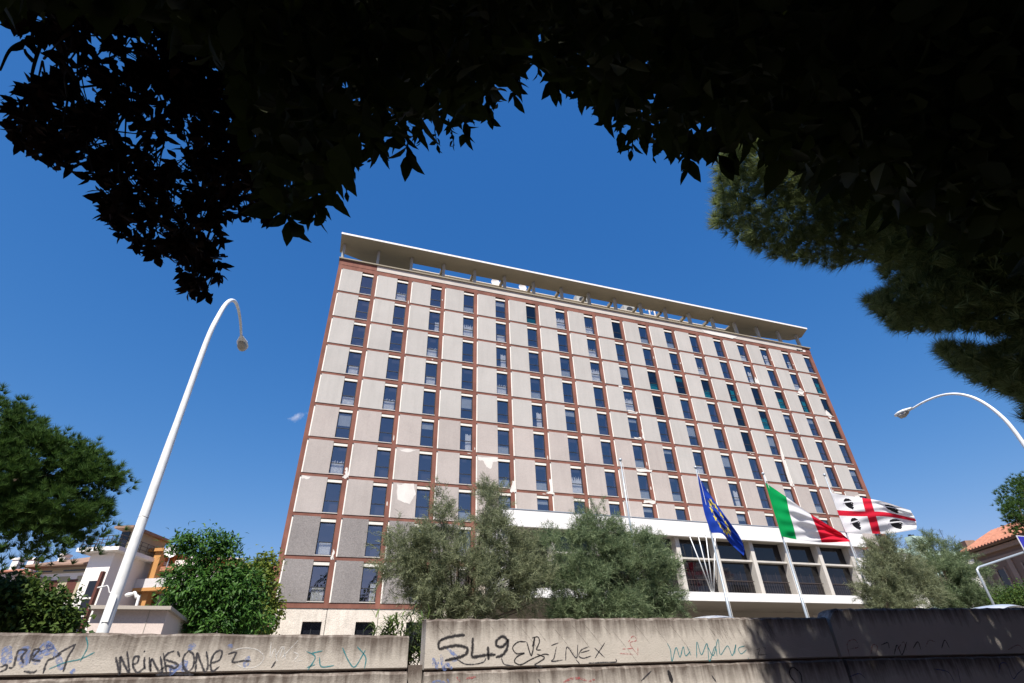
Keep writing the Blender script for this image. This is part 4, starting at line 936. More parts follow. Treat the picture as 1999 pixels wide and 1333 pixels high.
# ------------------------------------------------------------------ foliage generators
def unit(v): return v / (np.linalg.norm(v, axis=-1, keepdims=True) + 1e-9)
def rdir(n): return unit(rng.normal(size=(n, 3)))
def perp(d):
    n = len(d); r_ = rdir(n); p = r_ - d * np.sum(r_ * d, 1, keepdims=True); return unit(p)
def leaf_faces(pos, d, L, W, nrm=None, fold=.18, droop=.15):
    """folded pointed leaf, 4 triangles"""
    n = len(pos); d = unit(d); s = np.cross(d, nrm) if nrm is not None else perp(d); s = unit(s); nn = np.cross(s, d)
    L = np.broadcast_to(np.asarray(L, float), (n,))[:, None]; W = np.broadcast_to(np.asarray(W, float), (n,))[:, None]
    b = pos; c = pos + d * L * .45; t = pos + d * L - nn * L * droop
    l = pos + d * L * .4 + s * W * .5 + nn * W * fold; r_ = pos + d * L * .4 - s * W * .5 + nn * W * fold
    V = np.stack([b, c, t, l, r_], 1).reshape(-1, 3); k = np.arange(n)[:, None] * 5
    T = np.concatenate([k + np.array([[0, 4, 1]]), k + np.array([[1, 4, 2]]), k + np.array([[0, 1, 3]]), k + np.array([[1, 2, 3]])], 0)
    return V, T
def fine_leaf(pos, d, L, W, nrm=None, fold=.16, droop=.18):
    n = len(pos); d = unit(d); s = unit(np.cross(d, nrm)) if nrm is not None else perp(d); nn = np.cross(s, d)
    L = np.broadcast_to(np.asarray(L, float), (n,))[:, None]; W = np.broadcast_to(np.asarray(W, float), (n,))[:, None]
    V = [pos]
    for f, w in ((.18, .62), (.45, 1.0), (.75, .6)):
        c = pos + d * L * f - nn * L * droop * f * f
        V += [c + s * W * .5 * w + nn * W * fold * w, c, c - s * W * .5 * w + nn * W * fold * w]
    V.append(pos + d * L - nn * L * droop)
    V = np.stack(V, 1).reshape(-1, 3); k = np.arange(n)[:, None] * 11 if False else np.arange(n)[:, None] * 11
    k = np.arange(n)[:, None] * 11
    T = []
    for t in ((0,2,1),(0,3,2),(1,2,5),(1,5,4),(2,3,6),(2,6,5),(4,5,8),(4,8,7),(5,6,9),(5,9,8),(7,8,10),(8,9,10)): T.append(k + np.array([t]))
    return V, np.concatenate(T, 0)
def blade_faces(pos, d, L, W):
    """thin tapered triangle"""
    n = len(pos); d = unit(d); s = perp(d)
    L = np.broadcast_to(np.asarray(L, float), (n,))[:, None]; W = np.broadcast_to(np.asarray(W, float), (n,))[:, None]
    V = np.stack([pos - s * W * .5, pos + s * W * .5, pos + d * L], 1).reshape(-1, 3)
    return V, np.arange(n * 3).reshape(-1, 3)
def tri_obj(name, VT, mtl, parent=None, off=None, stuff=False):
    V, T = VT
    if off is not None: V = V - np.asarray(off)
    o = link(name, raw_mesh(name, V, tris=T, mats=(mtl,)), parent)
    if stuff: o['kind'] = 'stuff'
    return o
def join_vt(lst):
    Vs, Ts, b = [], [], 0
    for V, T in lst: Vs.append(V); Ts.append(T + b); b += len(V)
    return np.concatenate(Vs), np.concatenate(Ts)
def blobs_px(lst, Y, thick=1.0):
    out = []
    for (x, y, rx, ry) in lst:
        c = atY(x, y, Y); w = np.dot(c - EYE, cam_f); k = w / FPX
        out.append((c, np.array([rx * k, (rx + ry) * .5 * k * thick, ry * k * 1.08])))
    return out
def sample_blobs(bl, n, surf=.55):
    vol = np.array([np.prod(b[1]) ** (2 / 3) for b in bl]); ids = rng.choice(len(bl), n, p=vol / vol.sum())
    C_ = np.array([b[0] for b in bl])[ids]; R_ = np.array([b[1] for b in bl])[ids]
    d = rdir(n); rad = rng.uniform(surf ** 3, 1, n) ** (1 / 3)
    return C_ + d * R_ * rad[:, None], d
def clumps(bl, nc, per, r_):
    c, d = sample_blobs(bl, nc); p = np.repeat(c, per, 0) + rng.normal(size=(nc * per, 3)) * r_; return p, np.repeat(d, per, 0)
def limb_mesh(base, targets, r0, mtl_name, sag=.15, seg=6):
    mb = MB()
    for tg in targets:
        P = [base, base * .6 + tg * .4 + np.array([random.uniform(-.2, .2), random.uniform(-.2, .2), .25]), base * .25 + tg * .75 + np.array([random.uniform(-.15, .15)] * 2 + [.1]), tg]
        pts = [catmull(np.array(P), q / 9) for q in range(10)]; mb.tube(pts, list(np.linspace(r0 * random.uniform(.5, .8), r0 * .06, 10)), seg)
    return mb

# tamarisks -------------------------------------------------------------
M_tam = leaf_mat("tamarisk_green", (.075, .10, .05), (.36, .385, .23), .42, .7, .1)
M_tam2 = leaf_mat("tamarisk_deep_green", (.06, .105, .05), (.29, .35, .19), .42, .7, .1)
M_olive = mat("tamarisk_bark", (.13, .10, .08), .95, .2, 3, .4, 18)
def tamarisk(label, lst, Y, base_px, n_sp, mtl, extra_limbs=()):
    b0 = atY(*base_px, Y); base = np.array([b0[0], Y, GZ]); t = thing("tamarisk_tree", label, "tree", tuple(base), "tamarisk trees before the tower")
    bl = blobs_px(lst, Y, .9)
    c0_, d0_ = sample_blobs(bl, n_sp // 9, .45); sp = np.repeat(c0_, 9, 0); sd = np.repeat(d0_, 9, 0); n_sp = len(sp); sp = sp + rng.normal(size=sp.shape) * .19
    per = 46
    dirs = unit(sd * .55 + rdir(n_sp) * .5 + np.array([0, 0, .55]))
    u = rng.uniform(-.15, 1, (n_sp, per)); Ls = rng.uniform(.45, 1.0, n_sp)[:, None]
    P = sp[:, None, :] + dirs[:, None, :] * (u * Ls)[..., None] + np.array([0, 0, -.30]) * (np.clip(u, 0, 1) ** 2 * Ls)[..., None]
    P = P.reshape(-1, 3) + rng.normal(size=(n_sp * per, 3)) * .045
    dd = unit(np.repeat(dirs, per, 0) * .8 + rdir(n_sp * per) * .75 + np.array([0, 0, -.2]))
    ok = P[:, 2] > GZ + .3
    V, T = blade_faces(P[ok], dd[ok], rng.uniform(.12, .34, ok.sum()), rng.uniform(.014, .03, ok.sum()))
    tri_obj("crown", (V, T), mtl, t, base, True)
    tg = [c + np.array([random.uniform(-.3, .3) * r_[0], random.uniform(-.3, .3) * r_[1], random.uniform(-.1, .5) * r_[2]]) for c, r_ in bl for _ in range(3)] + [atY(*e, Y) for e in extra_limbs]
    mb = MB()
    trunk_top = base + np.array([0, 0, 1.3])
    mb.tube([base - base, np.array([.05, 0, .7]), np.array([0, 0, 1.5])], [.22, .17, .13], 9)
    link("trunk", mb.mesh("trunk", M_olive, smooth=True), t)
    lm = limb_mesh(trunk_top - base, [g - base for g in tg], .09, "")
    link("limbs", lm.mesh("limbs", M_olive, smooth=True), t)
tamarisk("tall feathery grey green tamarisk left of the flagless pole, before the dark grey panels", [(792,1072,36,38),(775,1100,24,28),(875,1100,85,90),(957,1040,28,88),(860,1005,26,40),(1005,1105,48,62),(915,1150,110,55),(822,1135,42,42),(955,985,14,38),(1040,1120,28,45),(880,1190,70,30)], 24, (880, 1290), 2100, M_tam, ((1060,1165),(1040,1180),(990,1170)))
tamarisk("dense rounded green tamarisk in front of the white hall fascia", [(1180,1062,52,50),(1130,1085,58,55),(1235,1110,78,60),(1180,1155,115,55),(1292,1150,40,45),(1162,1030,26,26),(1085,1085,30,38),(1255,1080,50,30),(1150,1190,80,30),(1250,1185,70,26)], 25, (1180, 1290), 3100, M_tam2)
tamarisk("grey green tamarisk just right of the flag with four heads", [(1738,1098,36,36),(1715,1142,32,44),(1766,1152,60,36),(1728,1072,16,16),(1796,1126,24,24),(1740,1175,56,22)], 27, (1750, 1290), 1500, M_tam)
tamarisk("grey green tamarisk below the brown tiled house", [(1836,1082,28,24),(1862,1110,38,40),(1840,1140,56,46),(1915,1148,36,30),(1818,1066,14,16),(1945,1168,26,16),(1880,1172,70,20)], 28, (1880, 1290), 1900, M_tam2)

# green ailanthus and yellow-green vine shrub -----------------------------
M_ail = leaf_mat("ailanthus_green", (.018, .065, .010), (.085, .19, .030), .30, .5, .25)
M_yel = leaf_mat("yellow_green_leaf", (.07, .12, .018), (.23, .27, .05), .38, .5, .25)
M_bushm = leaf_mat("hedge_green", (.025, .06, .014), (.095, .145, .03), .32, .6, .15)
def leafy(name, label, cat, lst, Y, base_px, nc, per, r_, L, W, mtl, group=None, limbs=True, droop=-.35, thick=.9):
    b0 = atY(*base_px, Y); base = np.array([b0[0], Y, GZ]); t = thing(name, label, cat, tuple(base), group)
    bl = blobs_px(lst, Y, thick); P, d = clumps(bl, nc, per, r_); ok = P[:, 2] > GZ + .1; P = P[ok]; d = d[ok]; n = len(P)
    dd = unit(d * .5 + rdir(n) * .8 + np.array([0, 0, droop])); nr = unit(rdir(n) * .7 + np.array([0, -.2, 1.0]) + d * .4)
    V, T = leaf_faces(P, dd, rng.uniform(.7, 1.2, n) * L, rng.uniform(.8, 1.2, n) * W, nr)
    tri_obj("crown", (V, T), mtl, t, base, True)
    if limbs:
        tg = [c - base + np.array([0, 0, random.uniform(-.2, .5) * q[2]]) for c, q in bl for _ in range(2)]
        mb = MB().tube([(0, 0, 0), (.03, 0, .8), (0, 0, 1.6)], [.18, .14, .11], 8); link("trunk", mb.mesh("trunk", M_bark, smooth=True), t)
        link("limbs", limb_mesh(np.array([0, 0, 1.4]), tg, .08, "").mesh("limbs", M_bark, smooth=True), t)
    return t
leafy("ailanthus_tree", "bright green tree with a loose crown on top, left of the tower", "tree", [(405,1062,46,22),(352,1058,14,14),(338,1074,10,8),(440,1080,22,16),(395,1100,16,22),(455,1110,14,12),(405,1150,72,46),(355,1190,52,32),(455,1165,52,55),(318,1214,34,16),(300,1222,22,10),(420,1212,100,26),(365,1130,36,26)], 32, (410, 1290), 640, 24, .22, .30, .10, M_ail)
leafy("vine_shrub", "yellow green leafy shrub climbing against the tower's left corner", "shrub", [(500,1160,34,45),(522,1105,17,14),(470,1118,32,13),(512,1200,24,36),(505,1128,22,14),(452,1150,20,24)], 41, (500, 1290), 300, 22, .3, .30, .20, M_yel)
leafy("dark_hedge_bush", "dark leafy bush at lower left behind the wall, half in shadow", "shrub", [(30,1200,52,44),(92,1212,34,38),(-50,1190,80,50),(128,1228,18,16),(50,1162,30,16),(100,1180,14,12)], 9.6, (60, 1330), 700, 24, .09, .085, .045, M_bushm, None, False)
leafy("round_bush", "bright green bush at right edge below the tiled house", "shrub", [(1980,1170,28,14),(2015,1162,40,18),(1950,1176,16,8)], 25, (1985, 1290), 260, 18, .22, .17, .10, M_bushm)
# strappy plant
def strap_plant():
    Y = 8.9; b0 = atY(775, 1280, Y); base = np.array([b0[0], Y, GZ]); t = thing("strappy_plant", "green plant with long narrow arching leaves rising over the wall gap", "plant", tuple(base))
    V = []; F = []
    for stem in range(64):
        sx_, sy_ = random.uniform(-.40, .46), random.uniform(-.3, .3); hgt = random.uniform(.25, .86)
        for k in range(16):
            a = random.uniform(0, 2*math.pi); el = random.uniform(.1, 1.2); L_ = random.uniform(.16, .34); w = .019
            p = np.array([sx_, sy_, hgt * random.uniform(.55, 1)]); d = np.array([math.cos(a)*math.cos(el), math.sin(a)*math.cos(el), math.sin(el)]); s = np.array([-math.sin(a), math.cos(a), 0]); bb = len(V)
            for q in range(4):
                f = q / 3; c_ = p + d * L_ * f + np.array([0, 0, -.45 * L_ * f * f]); ww = w * (1 - f * .85) * (1 if q else .5); V += [tuple(c_ - s*ww), tuple(c_ + s*ww)]
            for q in range(3): F.append((bb+2*q, bb+2*q+1, bb+2*q+3, bb+2*q+2))
    o = link("leaves", raw_mesh("leaves", V, F, mats=(leaf_mat("strap_leaf", (.07, .12, .03), (.22, .28, .09), .35, .45, .4),)), t); o['kind'] = 'stuff'
    mb = MB()
    for q in range(10): x, y = random.uniform(-.4, .4), random.uniform(-.25, .25); mb.tube([(x*.4, y*.4, 0), (x, y, random.uniform(.4, .62))], [.014, .008], 5)
    link("stems", mb.mesh("stems", M_bark), t)
strap_plant()

# pines ------------------------------------------------------------------
M_pine = leaf_mat("pine_needles", (.022, .062, .014), (.095, .165, .034), .28, .6, .15)
M_pine_r = leaf_mat("pine_needles_grey_green", (.07, .11, .032), (.30, .35, .14), .42, .6, .12)
def tufts(P, D, per, L, W, spread=.75):
    n = len(P); d = unit(np.repeat(D, per, 0) + rdir(n * per) * spread)
    return blade_faces(np.repeat(P, per, 0) + d * .01, d, rng.uniform(.6, 1.05, n * per) * L, W)
def umbrella_pine(label, lst, Y, base, nc, per_c, r_, per, L, W, mtl, limb_px=(), sparse=None):
    base = np.array(base, float); t = thing("pine_tree", label, "tree", tuple(base)); bl = blobs_px(lst, Y, .85)
    P, d = clumps(bl, nc, per_c, r_)
    if sparse:
        b2 = blobs_px(sparse, Y, .8); P2, d2 = clumps(b2, 60, 4, .3); P = np.concatenate([P, P2]); d = np.concatenate([d, d2])
    D_ = unit(d * .6 + rdir(len(P)) * .45 + np.array([0, 0, .75]))
    tri_obj("crown", tufts(P, D_, per, L, W), mtl, t, base, True)
    tg = [c - base for c, _ in bl] + [atY(*e, Y) - base for e in limb_px]
    top = bl[0][0] - base; st = np.array([top[0] * .0, 0, max(2.0, top[2] * .82)])
    link("trunk", MB().tube([(0, 0, 0), st * .5 + np.array([.1, 0, 0]), st], [.32, .26, .2], 10).mesh("trunk", M_bark, smooth=True), t)
    link("limbs", limb_mesh(st, tg, .14, "").mesh("limbs", M_bark, smooth=True), t)
pb = atY(-190, 1200, 20)
umbrella_pine("green umbrella pine cut by the left edge beside the white lamp", [(55,905,110,62),(-60,850,120,80),(178,932,52,36),(95,985,100,40),(-40,960,120,70),(60,850,50,28),(135,890,45,22),(210,925,30,18),(150,1015,50,26),(20,1010,80,30)], 20, (pb[0], 20, GZ), 640, 10, .15, 36, .26, .019, M_pine, ((100,1060),(160,1050),(30,1040)), [(60,1065,90,16),(130,1050,40,14),(180,1035,25,14)])
pr = atY(2100, 1200, 34)
umbrella_pine("small pine crown at right edge above the terracotta roof", [(1988,985,24,40),(1998,950,22,18),(1984,1018,16,18),(2040,985,60,60),(1972,1000,14,18)], 34, (pr[0], 34, GZ), 210, 9, .30, 28, .40, .034, M_pine)

# ------------------------------------------------------------------ overhead canopy
polyB = [(-80,-90),(2090,-90),(2090,520),(1900,470),(1780,420),(1660,370),(1570,330),(1505,280),(1470,260),(1420,240),(1370,290),(1330,270),(1270,262),(1210,225),(1180,180),(1120,165),(1080,105),(1055,62),(1025,95),(985,150),(940,200),(880,215),(830,225),(790,250),(700,268),(665,300),(640,365),(590,405),(540,405),(505,330),(470,200),(410,100),(300,35),(140,0),(60,-10),(-80,-30)]
polyA = [(0,-20),(540,-20),(610,180),(565,380),(490,440),(450,420),(420,470),(442,520),(400,578),(362,545),(335,490),(262,465),(205,405),(185,335),(60,290),(15,250),(60,150),(128,130),(110,70),(40,80)]
polyD = [(1388,400),(1395,370),(1405,240),(1480,190),(1600,200),(2080,300),(2080,810),(1999,780),(1905,745),(1845,705),(1830,672),(1930,680),(1990,660),(1900,640),(1800,650),(1735,640),(1690,585),(1745,560),(1705,505),(1620,525),(1520,505),(1445,475),(1392,440)]
def in_frame(px, w, pad=25): return (w > .05) & (px[:, 0] > -pad) & (px[:, 0] < 1999 + pad) & (px[:, 1] > -pad) & (px[:, 1] < 1333 + pad)
safeB = [(-80,-90),(2090,-90),(2090,490),(1900,440),(1780,390),(1700,350),(1600,300),(1520,240),(1400,200),(1250,190),(1150,100),(1050,50),(980,100),(880,160),(700,215),(630,300),(560,340),(520,250),(480,150),(400,60),(100,0),(-80,20)]
def wall_hit(P):
    t = (YW - P[:, 1]) / (-SUN[1]); z = P[:, 2] - SUN[2] * t; x = P[:, 0] - SUN[0] * t
    return t, x, z
q0 = atY(1513, 1209, YW); q1 = atY(1578, 1333, YW); kst = (q1[0] - q0[0]) / (q1[2] - q0[2])
QE = atY(1497, 1210, YW); QE = QE[0] - kst * (QE[2] - 2.2)
GAPS = []
for gx, gy, gw in ((1514, 1212, 9), (1574, 1212, 6), (1640, 1200, 12), (1692, 1230, 5)):
    a_ = atY(gx - gw / 2, gy, YW); b_ = atY(gx + gw / 2, gy, YW); GAPS.append(((a_[0] + b_[0]) / 2 - kst * (a_[2] - 2.2), (b_[0] - a_[0]) / 2))
def streak_hit(P):
    """true where a leaf would shade a lit streak or the lit left part of the roadside wall"""
    t, x, z = wall_hit(P); q = x - kst * (z - 2.2); hit = q < QE + .07
    for a, w in GAPS: hit |= np.abs(q - a) < w + .10 + .04 * np.sin(x * 9 + z * 4)
    return hit & (t > 0) & (z > .5) & (z < 2.9) & (x > -6)
def ok_shadow(P):
    t, x, z = wall_hit(P); return ~((t > 0) & (x - kst * (z - 2.2) < QE + .1) & (x > -6) & (z > .9) & (z < 2.75)) & ~streak_hit(P)
TIP = atD(1465, 400, 8.1)
def tip_clear(P):
    """false where a leaf would shade the sunny branch tips of the pine"""
    v = P - TIP; a = v @ SUN; return ~((a < -.25) & (np.linalg.norm(v - a[:, None] * SUN, axis=1) < 1.5))
def ok_cover(P):
    px, w = to_px(P); return (~in_frame(px, w, 60) | in_poly(px, safeB)) & ok_shadow(P) & tip_clear(P)
def sample_px(poly, n, d0, d1, edge=0.):
    P = np.asarray(poly, float); out = []
    while len(out) < n:
        c = rng.uniform(P.min(0), P.max(0), (n * 2, 2)); c = c[in_poly(c, P)]; out += list(c)
    px = np.array(out[:n]); dist = rng.uniform(d0 ** 2, d1 ** 2, n) ** .5
    d = (px[:, :1] - 999.5) / FPX * cam_r - (px[:, 1:] - 666.5) / FPX * cam_u + cam_f
    return EYE + unit(d) * dist[:, None]
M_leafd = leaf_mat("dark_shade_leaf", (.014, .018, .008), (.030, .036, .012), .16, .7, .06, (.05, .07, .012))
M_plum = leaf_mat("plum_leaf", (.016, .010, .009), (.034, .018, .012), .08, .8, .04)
# large leaved tree over the viewer
bt = thing("broadleaf_tree", "dark large leaved tree whose shaded canopy fills the top of the picture", "tree", (2.2, -2.6, 0))
ob_ = np.array([2.2, -2.6, 0])
lst = []
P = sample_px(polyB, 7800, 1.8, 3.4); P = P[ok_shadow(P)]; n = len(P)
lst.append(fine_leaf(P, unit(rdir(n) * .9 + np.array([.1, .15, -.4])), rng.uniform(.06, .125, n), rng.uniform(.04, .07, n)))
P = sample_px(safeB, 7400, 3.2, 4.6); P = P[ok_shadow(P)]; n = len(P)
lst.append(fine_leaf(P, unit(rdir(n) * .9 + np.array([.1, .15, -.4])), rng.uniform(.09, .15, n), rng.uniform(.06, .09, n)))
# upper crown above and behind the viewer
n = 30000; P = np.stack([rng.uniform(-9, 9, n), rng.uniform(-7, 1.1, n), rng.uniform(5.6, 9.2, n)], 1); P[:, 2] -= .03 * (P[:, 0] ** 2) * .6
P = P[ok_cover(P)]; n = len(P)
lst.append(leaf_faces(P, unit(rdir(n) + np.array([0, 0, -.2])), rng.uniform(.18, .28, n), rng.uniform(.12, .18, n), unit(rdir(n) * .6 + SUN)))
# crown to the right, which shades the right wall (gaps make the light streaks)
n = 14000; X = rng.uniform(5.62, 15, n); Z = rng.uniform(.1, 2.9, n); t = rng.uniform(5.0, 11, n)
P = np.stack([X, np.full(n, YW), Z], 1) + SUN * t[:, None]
n = 9000; P = np.concatenate([P, np.stack([rng.uniform(2.5, 17, n), rng.uniform(-6, 4.5, n), rng.uniform(5, 9.5, n)], 1)])  # second set: more leaves added overhead to hold back sky light
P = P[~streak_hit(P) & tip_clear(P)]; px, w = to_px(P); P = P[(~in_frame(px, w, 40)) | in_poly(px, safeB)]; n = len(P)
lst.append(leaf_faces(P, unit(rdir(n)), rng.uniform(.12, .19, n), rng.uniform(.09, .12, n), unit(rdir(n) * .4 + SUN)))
n = 26000; P = np.stack([rng.uniform(-4, 22, n), rng.uniform(-12, 4.0, n), rng.uniform(6, 11, n)], 1); t, x_, z_ = wall_hit(P); P = P[~((z_ > .2) & (z_ < 3.2) & (x_ < 13) & (x_ > -6) & (t > 0)) & tip_clear(P)]; px, w = to_px(P); P = P[(~in_frame(px, w, 60)) | in_poly(px, safeB)]; n = len(P)  # broad leaf layer added to keep sky light off the right wall
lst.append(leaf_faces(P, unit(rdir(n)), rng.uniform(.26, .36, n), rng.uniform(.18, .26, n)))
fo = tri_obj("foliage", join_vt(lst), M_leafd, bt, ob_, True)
mb = MB(); mb.tube([(0, 0, 0), (.1, .1, 1.6), (.0, .4, 3.2), (-.2, .6, 5.5)], [.30, .24, .2, .12], 12)
link("trunk", mb.mesh("trunk", M_barkd, smooth=True), bt)
lims = []
for pxy, dd_ in (((300,-40),3.6),((700,60),3.0),((1000,20),2.8),((1300,80),3.0),((1650,200),3.4),((1900,300),3.6),((1200,-60),4.0),((550,250),2.9)): lims.append(atD(*pxy, dd_) - ob_)
link("limbs", limb_mesh(np.array([0, .4, 3.2]), lims, .09, "").mesh("limbs", M_barkd, smooth=True), bt)
# individual leaves along the lower edge of the canopy
def near_leaf(k):
    L_, W_ = 1.0, (.52, .44, .60, .36)[k]; V = []; F = []; ns = 9
    for q in range(ns + 1):
        f = q / ns; w = W_ * .5 * (math.sin(math.pi * min(1, f ** .72 * .98 + .02)) ** .9) * (1 - .25 * f); w = max(w, .004)
        w *= 1 + (.07 if q % 2 else -.04)
        z = -.20 * f * f + .03 * math.sin(7 * f + k); c = .22 * w
        V += [(-w, L_ * f, z + c * 2), (0, L_ * f, z), (w, L_ * f, z + c * 2)]
    for q in range(ns): a = q * 3; F += [(a, a+1, a+4, a+3), (a+1, a+2, a+5, a+4)]
    b = len(V); V += [(-.012, -.22, .02), (.012, -.22, .02), (.01, 0, 0), (-.01, 0, 0)]; F.append((b, b+1, b+2, b+3))
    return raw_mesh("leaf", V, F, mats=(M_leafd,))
nl = [near_leaf(k) for k in range(4)]
edgeB = [(505,330),(520,395),(545,425),(575,405),(608,420),(630,400),(645,370),(660,320),(690,300),(720,300),(760,298),(795,290),(815,255),(850,240),(880,245),(905,235),(940,245),(950,200),(975,185),(1000,165),(1030,150),(1045,120),(1075,140),(1085,170),(1110,180),(1145,205),(1175,205),(1180,240),(1210,255),(1240,285),(1275,290),(1300,270),(1330,305),(1350,320),(1365,300),(1405,295),(1425,270),(1450,280),(1480,300),(1510,320),(1540,350)]
EB = np.array(edgeB, float); seglen = np.linalg.norm(np.diff(EB, axis=0), axis=1); cum = np.concatenate([[0], np.cumsum(seglen)])
for k in range(230):
    s = random.uniform(0, cum[-1]); i_ = min(np.searchsorted(cum, s) - 1, len(EB) - 2); i_ = max(i_, 0); f = (s - cum[i_]) / seglen[i_]; p = EB[i_] * (1 - f) + EB[i_ + 1] * f
    dist = random.uniform(1.5, 2.6); L_ = random.uniform(.05, .115)
    up = random.uniform(.25, 1.3) * L_ / dist * FPX
    pos = atD(p[0] + random.uniform(-18, 18), p[1] - up, dist)
    tip = unit(np.array([random.gauss(0, .9), random.gauss(0, .6), -.8]) + .15 * cam_f); side = unit(np.cross(tip, unit(-cam_f + rdir(1)[0] * .8))); nz = np.cross(side, tip)
    o = link("leaf", nl[k % 4], bt)
    Mx = Matrix(((side[0], tip[0], nz[0], pos[0] - ob_[0]), (side[1], tip[1], nz[1], pos[1] - ob_[1]), (side[2], tip[2], nz[2], pos[2] - ob_[2]), (0, 0, 0, 1)))
    o.matrix_local = Mx @ Matrix.Diagonal((L_, L_, L_, 1))
screen = None  # unseen foliage added behind and beside the viewer to cut sky light
n = 40000; P = np.stack([rng.uniform(-45, 50, n), rng.uniform(-17, -12, n), 19 * rng.uniform(0, 1, n) ** .85], 1); k_ = n // 4; P[:k_, 0] = rng.uniform(21, 26, k_); P[:k_, 1] = rng.uniform(-15, 4.5, k_); P[:k_, 2] *= .6; P[k_:k_ + 5000, 0] = rng.uniform(-30, -24, 5000); P[k_:k_ + 5000, 1] = rng.uniform(-14, 2, 5000); P[:, 2] += 1.5 * np.sin(P[:, 0] * .7) * (P[:, 2] / 11)
screen = tri_obj("sky_screen_foliage", leaf_faces(P, rdir(n), rng.uniform(.5, .8, n), rng.uniform(.35, .5, n)), leaf_mat("sky_screen_leaf", (.03, .05, .02), (.06, .09, .03), .2, .7, .1), None, None, True)
# thin sprigs hanging below the canopy edge
sv = MB(); sp_p = []; sp_d = []; sp_l = []
for (x, y, l_, dd_, lf) in [(850,255,45,3.2,.055),(875,262,30,3.0,.05),(905,235,35,2.2,.08),(1092,140,40,2.0,.085),(1080,118,25,2.1,.07),(1345,285,55,1.9,.075),(1395,285,30,1.8,.09),(1310,255,45,2.2,.075),(1245,262,40,2.3,.07),(1190,215,35,2.5,.06),(665,330,70,2.8,.05),(690,300,40,2.5,.07),(560,410,35,1.9,.10),(620,395,40,2.0,.09),(955,205,35,2.4,.07),(1010,160,35,2.2,.075),(1160,190,30,2.4,.06),(1430,270,40,2.2,.07),(1480,275,45,2.4,.07),(790,280,30,2.0,.09),(740,290,30,3.3,.05),(820,240,50,3.4,.05),(1275,275,40,3.0,.05),(1050,110,40,2.8,.05)]:
    a_ = atD(x, y - 30, dd_); b_ = atD(x + random.uniform(-14, 14), y + l_ * .75, dd_)
    sv.tube([a_ - ob_, (a_ + b_) / 2 + rng.normal(size=3) * .008 - ob_, b_ - ob_], [.004, .003, .0018], 5, cap=False)
    for q in range(9):
        f_ = .15 + .85 * q / 8; p_ = a_ * (1 - f_) + b_ * f_; sp_p.append(p_); sp_l.append(lf * random.uniform(.7, 1.1))
        sp_d.append(np.array([random.gauss(0, .8), random.gauss(0, .8), -.55]) + unit(b_ - a_) * .6)
tw_o = link("sprig_twigs", sv.mesh("sprig_twigs", M_barkd), bt); tw_o["kind"] = "stuff"
n = len(sp_p); L_ = np.array(sp_l)
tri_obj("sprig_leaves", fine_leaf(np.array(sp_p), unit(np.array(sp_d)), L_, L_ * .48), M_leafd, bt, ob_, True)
# purple-leaved plum at upper left
pt = thing("plum_tree", "purple leaved plum tree with small pointed leaves hanging at upper left", "tree", (-4.2, -1.5, 0)); op = np.array([-4.2, -1.5, 0])
CC = sample_px(polyA, 200, 3.5, 4.6); CC = CC[ok_shadow(CC)]
edgeA = [(20,255),(45,270),(75,290),(120,275),(70,215),(60,160),(130,140),(190,385),(205,400),(250,455),(280,470),(335,500),(350,530),(385,565),(400,575),(425,515),(410,455),(440,430),(480,420),(500,380),(190,330),(230,410),(300,480),(405,490),(370,510),(30,60),(10,40)]
CC = np.concatenate([CC, np.array([atD(x + random.uniform(-8, 8), y - 12, random.uniform(3.7, 4.4)) for x, y in edgeA for _ in range(2)])])
cl = []; tw = MB()
for c in CC:
    k = random.randint(2, 4)
    for q in range(k):
        p = c + rng.normal(size=3) * .11
        qx, qw = to_px(p)
        if not in_poly(qx, [(a, b + 12) for a, b in polyA])[0]: continue
        cl.append(p); tw.tube([c + np.array([0, 0, .16]), (c + p) / 2 + np.array([0, 0, .06]), p], [.006, .004, .003], 4, cap=False)
CL = np.array(cl); px, w = to_px(CL); CL = CL[in_poly(px, [(a, b + 12) for a, b in polyA]) | ~in_frame(px, w, 0)]
per = 7; n = len(CL) * per
ang = rng.uniform(0, 2 * np.pi, n); dd = unit(np.stack([np.cos(ang), np.sin(ang), rng.uniform(-1.2, .1, n)], 1))
lst = [fine_leaf(np.repeat(CL, per, 0) + rdir(n) * .02, dd, rng.uniform(.06, .10, n), rng.uniform(.036, .052, n))]
# denser core of the plum, then leaves added sunward to keep it in shade
P = sample_px([(300,-60),(560,-60),(600,180),(560,350),(480,380),(400,300),(360,200),(330,60)], 1300, 3.4, 4.7); P = P[ok_shadow(P)]; n = len(P)
lst.append(leaf_faces(P, unit(rdir(n) + np.array([0, 0, -.5])), rng.uniform(.07, .12, n), rng.uniform(.04, .06, n)))
src = np.concatenate([CC] * 60); P = src + SUN * rng.uniform(.9, 4.5, (len(src), 1)) + rng.normal(size=src.shape) * .3; P = P[ok_cover(P)]; n = len(P)
lst.append(leaf_faces(P, rdir(n), rng.uniform(.13, .2, n), rng.uniform(.08, .12, n), unit(rdir(n) * .6 + SUN)))
